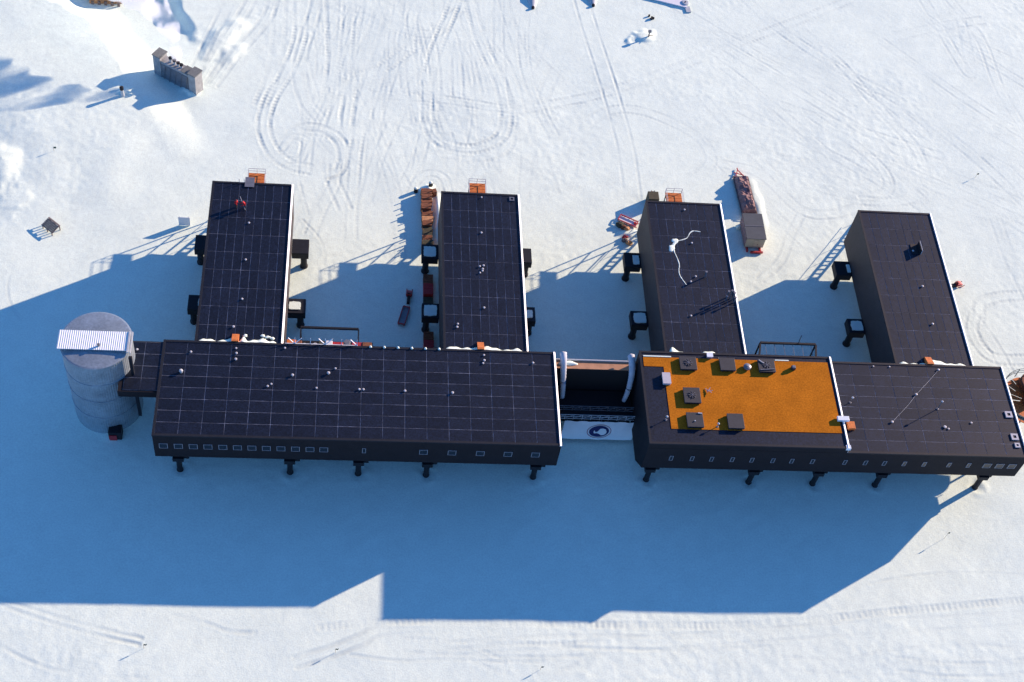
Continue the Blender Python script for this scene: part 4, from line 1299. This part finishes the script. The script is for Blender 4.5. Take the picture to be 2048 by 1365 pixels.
# the low red sled with a white bed, and the rubbish heap by it
def sled(x, y, rot, L, wd, m_bed, m_rail, label, cat='sled', name='cargo_sled'):
    t = thing(name, label, cat, (x, y, gz(x, y)))
    z0 = gz(x, y) + .02
    c, s = math.cos(rot), math.sin(rot)
    T = lambda u_, v_: (x + u_ * c - v_ * s, y + u_ * s + v_ * c)
    for v_ in (-wd * .35, wd * .35):
        bm = B(); a = T(-L / 2, v_); b_ = T(L / 2, v_); runner(bm, a[0], a[1], b_[0], b_[1], z0 + .05); obj('runner', bm, m_rail, t)
    bm = B(); box(bm, x - L / 2, x + L / 2, y - wd / 2, y + wd / 2, z0 + .25, z0 + .36, rot); obj('bed', bm, m_bed, t)
    bm = B()
    for v_ in (-wd / 2, wd / 2):
        a, b_ = T(-L / 2, v_), T(L / 2, v_)
        beam(bm, (*a, z0 + .55), (*b_, z0 + .55), .14, .16)
        for k in range(5):
            q = T(-L / 2 + L * k / 4, v_); beam(bm, (*q, z0 + .2), (*q, z0 + .55), .08)
    for u_ in (-L / 2, L / 2):
        a, b_ = T(u_, -wd / 2), T(u_, wd / 2); beam(bm, (*a, z0 + .55), (*b_, z0 + .55), .14, .16)
    obj('side_rail', bm, m_rail, t)
    return t, T, z0
sl, T, z0 = sled(74.9, 54.5, R(-28), 3.3, 1.3, 'banner_white', 'red_paint', 'red framed sled with a white bed parked in the snow')
bm = B(); a = T(1.3, .1); box(bm, a[0] - .2, a[0] + .2, a[1] - .2, a[1] + .2, z0 + .362, z0 + .7); obj('seat_box', bm, 'red_paint', sl)
for k, (x, y, s, m, lab) in enumerate(((73.4, 53.7, .75, 'olive_crate', 'dark tarp bundle beside the red sled'), (74.0, 53.1, .6, 'brown_crate', 'brown bundle beside the red sled'), (74.6, 52.7, .55, 'tan_crate', 'tan bundle below the red sled'), (74.7, 49.6, .6, 'tan_crate', 'yellowish sack in the debris by the pier cap'), (74.0, 50.2, .55, 'grey_wood', 'grey sack in the debris by the pier cap'), (74.1, 50.9, .5, 'red_paint', 'dull red sack in the debris by the pier cap'))):
    bm = B()
    lathe(bm, x, y, [(s * .8, gz(x, y) - .1), (s, gz(x, y) + .15), (s * .9, gz(x, y) + .5 * s + .2), (s * .4, gz(x, y) + s * .8 + .2)], 10, .75)
    rb = random.Random(k)
    for v in bm.verts:
        v.co += Vector((rb.uniform(-.12, .12), rb.uniform(-.12, .12), rb.uniform(-.08, .08)))
    solo('cargo_bundle', bm, m, lab, 'bundle', (x, y, gz(x, y)), 'bundles lying by the sled')

# long loaded sled and container on skids
cs, T, z0 = sled(97.0, 61.6, R(93), 9.4, 2.8, 'grey_wood', 'grey_wood', 'long cargo sled under a rumpled grey brown load with a red drawbar')
bm = B()
nu, nv = 30, 8
rb = random.Random(3)
gr = [[None] * (nv + 1) for _ in range(nu + 1)]
for i in range(nu + 1):
    for j in range(nv + 1):
        u_, v_ = -3.9 + 8.4 * i / nu, -1.35 + 2.7 * j / nv
        q = T(u_, v_)
        e = min(1, (nu - abs(2 * i - nu)) / 3) * min(1, (nv - abs(2 * j - nv)) / 2.5)
        gr[i][j] = bm.verts.new((q[0], q[1], z0 + .37 + e * (1.15 + .35 * math.sin(i * .8) * math.cos(j * .6 + i * .3) + rb.uniform(-.12, .12))))
for i in range(nu):
    for j in range(nv):
        bm.faces.new((gr[i][j], gr[i + 1][j], gr[i + 1][j + 1], gr[i][j + 1]))
obj('load_cover', bm, 'cargo_cover', cs)
bm = B()
a, b_, c_ = T(4.7, -.9), T(4.7, .9), T(6.6, .1)
beam(bm, (*a, z0 + .4), (*c_, z0 + .3), .14); beam(bm, (*b_, z0 + .4), (*c_, z0 + .3), .14); d_ = T(7.1, .1); beam(bm, (*c_, z0 + .3), (*d_, z0 + .28), .16)
e1, e2 = T(5.3, -.8), T(5.9, .95); beam(bm, (*e1, z0 + .32), (*e2, z0 + .34), .12)
obj('drawbar', bm, 'red_paint', cs)
t = thing('cabin_container', 'dark roofed container cabin with a beige end on red skids', 'container', (96.9, 52.5, 0))
z0 = gz(96.9, 52.5) - .05
for x in (95.7, 98.0):
    bm = B(); box(bm, x - .15, x + .15, 48.9, 55.6, z0, z0 + .5); bevel(bm, .04); obj('skid', bm, 'red_paint', t)
bm = B(); box(bm, 96.2, 98.4, 48.6, 48.9, z0 + .15, z0 + .5); obj('skid_bar', bm, 'red_paint', t)
bm = B(); box(bm, 95.2, 98.5, 49.7, 55.4, z0 + .5, z0 + 2.75); obj('wall', bm, 'beige_wall', t)
bm = B(); box(bm, 95.1, 98.6, 49.6, 55.5, z0 + 2.752, z0 + 2.88); obj('roof', bm, 'container_roof', t)
bm = B(); box(bm, 95.12, 98.58, 52.5, 52.62, z0 + 2.882, z0 + 2.93); obj('roof_strap', bm, 'grey_steel', t)
bm = B(); box(bm, 95.14, 95.198, 49.8, 55.3, z0 + .55, z0 + 2.7); obj('side_sheet', bm, 'cargo_cover', t)
bm = B(); box(bm, 96.5, 97.4, 49.64, 49.698, z0 + .55, z0 + 2.4); do = obj('door', bm, 'beige_wall', t)
bm = B(); box(bm, 97.25, 97.33, 49.58, 49.638, z0 + 1.3, z0 + 1.5); obj('handle', bm, 'dark_steel', do)
blob('snow_patch', 'white snow lump pressed against the container cabin', 94.9, 54.3, gz(94.9, 54.3) - .05, .5, .4, .9, 41)

# dark crate tower by the porch of the third wing
z0 = gz(79.8, 60) - .1
t = thing('crate_tower', 'tall dark crate with a timber ladder beside the orange porch', 'crate', (79.6, 59.2, z0))
bm = B(); box(bm, 78.7, 80.6, 58.3, 60.2, z0, z0 + 2.2); bevel(bm, .05); obj('body', bm, 'olive_crate', t)
bm = B()
for x in (79.3, 79.9):
    beam(bm, (x, 58.2, z0 + .1), (x, 60.3, z0 + 2.35), .09)
for k in range(6):
    beam(bm, (79.3, 58.4 + k * .35, z0 + .35 + k * .37), (79.9, 58.4 + k * .35, z0 + .35 + k * .37), .07)
obj('ladder', bm, 'tan_crate', t)

# snowmobile and sled in the shade
def snowmobile(x, y, rot, m, label):
    z0 = gz(x, y)
    t = thing('snowmobile', label, 'snowmobile', (x, y, z0))
    c, s = math.cos(rot), math.sin(rot)
    T = lambda u_, v_: (x + u_ * c - v_ * s, y + u_ * s + v_ * c)
    def sk(bm, prof, w_):
        L_ = []
        for v_ in (-w_, w_):
            L_.append([bm.verts.new((*T(u_, v_), z0 + z)) for u_, z in prof])
        n_ = len(prof)
        bm.faces.new(L_[0]); bm.faces.new(L_[1][::-1])
        for k in range(n_):
            bm.faces.new((L_[0][k], L_[0][(k + 1) % n_], L_[1][(k + 1) % n_], L_[1][k]))
        return bm
    obj('track', sk(B(), [(-1.4, .05), (.4, .02), (.5, .3), (-1.3, .4)], .25), 'rubber', t)
    obj('cowl', sk(B(), [(-.1, .35), (1.1, .3), (1.25, .5), (.75, .8), (.1, .9)], .42), m, t)
    obj('seat', sk(B(), [(-1.4, .42), (-.1, .42), (-.1, .75), (-.4, .72), (-1.35, .82)], .22), 'rubber', t)
    for v_ in (-.45, .45):
        bm = B(); a, b_, d_ = T(.4, v_), T(1.4, v_), T(1.7, v_); tube(bm, [(*a, z0 + .08), (*b_, z0 + .08), (*d_, z0 + .3)], .07, 6); obj('ski', bm, m, t)
    bm = B(); a, b_ = T(.25, -.4), T(.25, .4); tube(bm, [(*a, z0 + 1.05), (*b_, z0 + 1.05)], .03, 6); obj('handlebar', bm, 'rubber', t)
    bm = B(); a, b_ = T(.15, -.3), T(.15, .3); beam(bm, (*a, z0 + .93), (*b_, z0 + .93), .04, .3); obj('windscreen', bm, 'window_glass', t)
    return t
snowmobile(36.55, 36.0, R(85), 'red_paint', 'dark red snowmobile towing a sled in the wing shade')
sled(35.75, 32.0, R(76), 3.6, 1.1, 'grey_steel', 'red_paint', 'narrow red sled hitched behind the shaded snowmobile')
snowmobile(132.3, 43.0, R(20), 'red_paint', 'red snowmobile parked alone beside the wing with the hatch')

# timber slab, white board
z0 = gz(-22.4, 47.6)
t = thing('timber_pallet', 'weathered timber slab propped up alone on the open snow', 'pallet', (-22.4, 47.7, z0))
c, s = math.cos(R(-41)), math.sin(R(-41))
for k in range(6):
    v_ = -.75 + .3 * k
    bm = B()
    a = (-22.35 - 1.35 * c - v_ * s, 47.65 - 1.35 * s + v_ * c, z0 + .75 + .1 * k)
    b_ = (-22.35 + 1.35 * c - v_ * s, 47.65 + 1.35 * s + v_ * c, z0 + .75 + .1 * k)
    beam(bm, a, b_, .26, .08); obj('board', bm, 'grey_wood', t)
for u_ in (-1.1, 0, 1.1):
    bm = B(); a = (-22.35 + u_ * c + .8 * s, 47.65 + u_ * s - .8 * c); b_ = (-22.35 + u_ * c - .85 * s, 47.65 + u_ * s + .85 * c)
    beam(bm, (*a, z0 + .60), (*b_, z0 + 1.13), .14, .12)
    beam(bm, (*a, z0 - .1), (*a, z0 + .60), .14); beam(bm, (*b_, z0 - .1), (*b_, z0 + 1.1), .14)
    obj('bearer', bm, 'grey_wood', t)
z0 = gz(-.9, 49.6)
t = thing('white_board', 'white upright board standing in the snow beside the first wing', 'board', (-.9, 49.6, z0))
bm = B(); box(bm, -1.9, .0, 49.5, 49.58, z0 + .05, z0 + 2.1); bevel(bm, .02); obj('panel', bm, 'banner_white', t)
for x in (-1.7, -.2):
    bm = B(); beam(bm, (x, 49.65, z0 - .2), (x, 49.65, z0 + 2.15), .09); obj('post', bm, 'pale_steel', t)

# round stair platform at the end of the second block
t = thing('stair_platform', 'round orange stair platform with curved rails at the end of the decked block', 'platform', (135.8, 15.4, 0))
PX, PY, PZ = 135.3, 14.4, 7.4
def arc_pts(r_, a0, a1, z, n=24):
    return [(PX + r_ * math.cos(R(a0 + (a1 - a0) * k / n)), PY + r_ * math.sin(R(a0 + (a1 - a0) * k / n)), z) for k in range(n + 1)]
for k in range(14):                                               # winding treads, each a wedge
    a0 = 75 + k * 20
    poly = [(PX + r_ * math.cos(R(a)), PY + r_ * math.sin(R(a))) for r_, a in ((1.0, a0), (4.3, a0), (4.3, a0 + 9.7), (4.3, a0 + 19.4), (1.0, a0 + 19.4))]
    z = PZ - .16 * k if k < 5 else PZ - .8 - .02 * k
    bm = B(); prism(bm, poly, z - .1, z); obj('landing_segment', bm, 'orange_grate', t)
bm = B(); lathe(bm, PX, PY, [(1.0, gz(PX, PY) - .4), (1.0, PZ + .5), (.8, PZ + .6)], 20); obj('core', bm, 'brown_crate', t)
bm = B(); lathe(bm, PX + .8, PY + 2.6, [(1.9, PZ - 1.5), (1.9, PZ + .9), (1.7, PZ + 1.0)], 28); obj('drum_cover', bm, 'brown_crate', t)
for z in (PZ + .6, PZ + 1.1, PZ + 1.6):
    bm = B(); tube(bm, arc_pts(4.75, 20, 185, z), .05, 6); obj('rail', bm, 'green_steel', t)
for z in (PZ + .2, PZ + .8):
    bm = B(); tube(bm, arc_pts(4.75, 205, 330, z), .07, 6); obj('rail', bm, 'green_steel', t)
for k in range(12):
    a = R(22 + k * 27)
    bm = B(); beam(bm, (PX + 4.75 * math.cos(a), PY + 4.75 * math.sin(a), PZ - .6), (PX + 4.75 * math.cos(a), PY + 4.75 * math.sin(a), PZ + (1.65 if k < 7 else .85)), .08); obj('rail_post', bm, 'green_steel', t)
for k in range(4):
    a = R(45 + 90 * k)
    bm = B(); beam(bm, (PX + 3.6 * math.cos(a), PY + 3.6 * math.sin(a), -.4), (PX + 3.6 * math.cos(a), PY + 3.6 * math.sin(a), PZ - 1.3), .25); obj('leg', bm, 'dark_steel', t)
bm = B(); tube(bm, arc_pts(4.5, 200, 300, PZ + .1, 16), .28, 8); obj('hose', bm, 'green_steel', t)

# ------------------------------------------------------------------ exhaust building, steam and posts in the far corner
t = thing('exhaust_building', 'narrow brown exhaust building with four stacks and a taller tower at each end', 'building', (-5, 84.2, 0))
ang = math.atan2(81.7 - 86.0, -1.6 + 8.4)
c, s = math.cos(ang), math.sin(ang)
EXC, EYC = -5.1, 83.6
def eb(u0, u1, v0, v1, z0, z1):
    bm = B(); box(bm, EXC + u0, EXC + u1, EYC + v0, EYC + v1, z0, z1, ang, EXC, EYC); return bm
obj('wall', eb(-3.1, 3.1, -.85, .85, -1.6, 4.05), 'exhaust_brick', t)
obj('wall_panel', eb(-2.9, 2.9, -.93, -.852, .4, 3.5), 'grey_steel', t)
obj('wall_cap', eb(1.4, 3.0, -.95, .95, 4.052, 4.2), 'exhaust_cap', t)
for k, (u0, u1, zt) in enumerate(((-4.7, -3.12, 4.7), (3.12, 4.6, 4.5))):
    tw = obj('end_tower', eb(u0, u1, -1.0, 1.0, -1.8, zt), 'exhaust_brick', t)
    obj('tower_cap', eb(u0 - .12, u1 + .12, -1.12, 1.12, zt + .002, zt + .22), 'exhaust_cap', tw)
for k, u_ in enumerate((-1.5, -.6, .2, .9)):
    x, y = EXC + u_ * c, EYC + u_ * s
    bm = B(); lathe(bm, x, y, [(.22, 3.9), (.22, 4.8 - .1 * k), (.30, 4.82 - .1 * k), (.30, 5.05 - .1 * k)], 12)
    so = obj('stack', bm, 'pale_steel', t)
    bm = B(); lathe(bm, x, y, [(.31, 4.85 - .1 * k), (.33, 4.87 - .1 * k), (.33, 5.15 - .1 * k), (.2, 5.17 - .1 * k)], 12); obj('stack_cap', bm, 'dark_steel', so)
bm = B()
for k in range(5):
    u_ = -2.6 + k * 1.2
    a = (EXC + u_ * c + 1.0 * s, EYC + u_ * s - 1.0 * c)
    beam(bm, (*a, .0), (EXC + (u_ + .6) * c + 1.0 * s, EYC + (u_ + .6) * s - 1.0 * c, 3.3), .1)
obj('brace', bm, 'grey_steel', t)
z0 = gz(-14.3, 78.0) - .2
t = thing('vent_post', 'stubby pale vent post with a dark cap alone on the snow', 'post', (-14.3, 78.0, z0))
bm = B(); lathe(bm, -14.3, 78.0, [(.42, z0), (.3, z0 + 1.0), (.3, z0 + 1.7)], 14); obj('pipe', bm, 'pale_steel', t)
bm = B(); lathe(bm, -14.3, 78.0, [(.34, z0 + 1.65), (.36, z0 + 2.2), (.2, z0 + 2.3)], 14); obj('cap', bm, 'dark_steel', t)
z0 = gz(-19.5, 108.5)
t = thing('timber_shed', 'brownish shed end down in the sunken snow ramp', 'shed', (-21.5, 107, -2.4))
bm = B(); box(bm, -24.2, -18.2, 105.6, 109.5, -3.2, -.6, .12); obj('wall', bm, 'tan_crate', t)
bm = B(); box(bm, -24.5, -17.9, 105.4, 109.7, -.598, -.4, .12); obj('roof', bm, 'grey_wood', t)
for k in range(5):
    bm = B(); x = -23.6 + k * 1.2; box(bm, x, x + .5, 105.05, 105.3, -3.0, -1.0); obj('board', bm, 'grey_wood', t)

# steam
sm = thing('steam_plume', 'white steam plume drifting from the exhaust stacks over the ramp', 'steam', (-5.5, 84.5, 6))
sm_pts = [(-5.2, 83.8, 4.8), (-5.4, 85.3, 6.4), (-6.2, 87.4, 8.3), (-8.0, 89.8, 9.9), (-10.8, 92.4, 11.0), (-14.8, 95.2, 11.8), (-19.8, 98.0, 12.3), (-25.8, 101.0, 12.6)]
P = catmull([p for p in sm_pts], .8)
bm = B()
n = len(P)
tube(bm, [tuple(p) for p in P], [.55 + 4.6 * (k / n) ** .75 + .25 * math.sin(k * 1.3) for k in range(n)], 18)
vm = bpy.data.materials.new('steam')
vm.use_nodes = True
nt = vm.node_tree
for nd in list(nt.nodes):
    if nd.type == 'BSDF_PRINCIPLED':
        nt.nodes.remove(nd)
pv = nt.nodes.new('ShaderNodeVolumePrincipled')
pv.inputs['Color'].default_value = (.97, .98, 1, 1)
pv.inputs['Anisotropy'].default_value = 0.2
geo = nt.nodes.new('ShaderNodeNewGeometry')
nz = nt.nodes.new('ShaderNodeTexNoise')
nz.inputs['Scale'].default_value = 0.32
nz.inputs['Detail'].default_value = 4
nt.links.new(geo.outputs['Position'], nz.inputs['Vector'])
mr = nt.nodes.new('ShaderNodeMapRange')
mr.inputs['From Min'].default_value = 0.42
mr.inputs['From Max'].default_value = 0.62
mr.inputs['To Min'].default_value = 0.0
mr.inputs['To Max'].default_value = 0.85
nt.links.new(nz.outputs['Fac'], mr.inputs['Value'])
nt.links.new(mr.outputs['Result'], pv.inputs['Density'])
nt.links.new(pv.outputs[0], nt.nodes['Material Output'].inputs['Volume'])
MATS['steam'] = vm
obj('steam', bm, 'steam', sm, kind='stuff')

# ------------------------------------------------------------------ instrument mast, flags, grey sled prows at the far edge
z0 = gz(83.4, 102.8) - .2
t = thing('marker_post', 'short post with a tan strut standing on a snow heap', 'post', (83.4, 102.8, z0))
bm = B(); box(bm, 83.3, 83.5, 102.7, 102.9, z0, z0 + 1.7); obj('pole', bm, 'grey_wood', t)
bm = B(); box(bm, 83.1, 83.7, 102.6, 103.0, z0 + 1.3, z0 + 1.75); obj('head', bm, 'grey_steel', t)
bm = B(); beam(bm, (83.5, 102.8, z0 + .4), (84.2, 102.6, z0 + .8), .1); obj('strut', bm, 'tan_crate', t)
for k, (x, y) in enumerate(((84.2, 109.2), (84.7, 108.7), (84.5, 108.3), (85.0, 108.5))):
    z0 = gz(x, y) - .05
    bm = B(); lathe(bm, x, y, [(.16, z0), (.2, z0 + .1), (.2, z0 + .4), (.12, z0 + .5), (.05, z0 + .52)], 10)
    solo('black_canister', bm, 'rubber', 'small black canister in a cluster on the snow beyond the snow heap', 'canister', (x, y, z0), 'black canisters on the snow')
FL = [(118.9, -7.0, 1.9, 'lone flag pole on the sunlit snow beyond the block end'), (.6, -26.2, 1.2, 'flag pole on the snow by the curved track before the long block'), (26.5, -26.6, 1.2, 'flag pole beside the churned snow before the long block'), (55.0, -28.9, 1.0, 'flag pole on bare snow below the striped vehicle track'),
      (-24.2, 64.2, 1.0, 'flag pole on smooth snow near the low snow heap'), (142.5, 69.5, 1.1, 'flag pole among the diagonal tracks')]
for x, y, h, lab in FL:
    z0 = gz(x, y) - .2
    t = thing('flag_pole', lab, 'flag', (x, y, z0), 'route marker flags')
    bm = B(); tube(bm, [(x, y, z0), (x + .03, y, z0 + h + .2)], .02, 6); obj('pole', bm, 'bamboo', t)
    bm = B()
    pts = [(x + .03 + .42 * k / 5, y + .05 * math.sin(k * 1.4) + .12 * k / 5) for k in range(6)]
    for k in range(5):
        q = [bm.verts.new((pts[k][0], pts[k][1], z0 + h - .22)), bm.verts.new((pts[k + 1][0], pts[k + 1][1], z0 + h - .22)), bm.verts.new((pts[k + 1][0], pts[k + 1][1], z0 + h + .18)), bm.verts.new((pts[k][0], pts[k][1], z0 + h + .18))]
        bm.faces.new(q)
    bmesh.ops.solidify(bm, geom=bm.faces[:], thickness=.012)
    obj('cloth', bm, 'flag_cloth', t)
for x, y, lab in ((60.9, 109.2, 'grey rounded sled prow with a dark tip beside the straight twin track'), (73.1, 111.0, 'grey rounded sled prow between the twin track and the grey ramp')):
    z0 = gz(x, y)
    t = thing('sled_prow', lab, 'sled', (x, y, z0), 'grey sled prows on the snow')
    bm = B()
    nu, nv = 16, 10
    G_ = []
    for i in range(nu + 1):
        u_ = i / nu
        w_ = 1.15 * (1 - (1 - u_) ** 2.2) ** .5 + .02
        G_.append([bm.verts.new((x + w_ * math.cos(math.pi * j / nv), y + u_ * 6.0, z0 - .05 + (.25 + .65 * min(1, u_ * 2)) * math.sin(math.pi * j / nv))) for j in range(nv + 1)])
    for i in range(nu):
        for j in range(nv):
            bm.faces.new((G_[i][j], G_[i][j + 1], G_[i + 1][j + 1], G_[i + 1][j]))
    obj('hull', bm, 'sled_grey', t, smooth=True)
    bm = B(); lathe(bm, x, y + .25, [(.3, z0 + .0), (.3, z0 + .42), (.2, z0 + .5)], 12); obj('tow_eye', bm, 'dark_steel', t)
t = thing('steel_ramp', 'flat grey steel ramp with a round hub at its end', 'ramp', (89, 112.5, gz(89, 112)))
z0 = gz(89, 112.5)
bm = B(); prism(bm, [(84, 114.5), (92.2, 112.2), (92.4, 116), (84, 118)], z0 + .1, z0 + .35); obj('plate', bm, 'banner_white', t)
bm = B(); lathe(bm, 92.0, 113.6, [(.75, z0 + .1), (.75, z0 + .5), (.6, z0 + .55)], 18); obj('hub', bm, 'sled_grey', t)
bm = B(); lathe(bm, 92.0, 113.6, [(.15, z0 + .552), (.15, z0 + .65)], 10); obj('hub_pin', bm, 'dark_steel', t)
bm = B(); box(bm, 91.9, 92.9, 111.0, 112.7, z0 + .05, z0 + .25, .1); obj('tail_plate', bm, 'sled_grey', t)
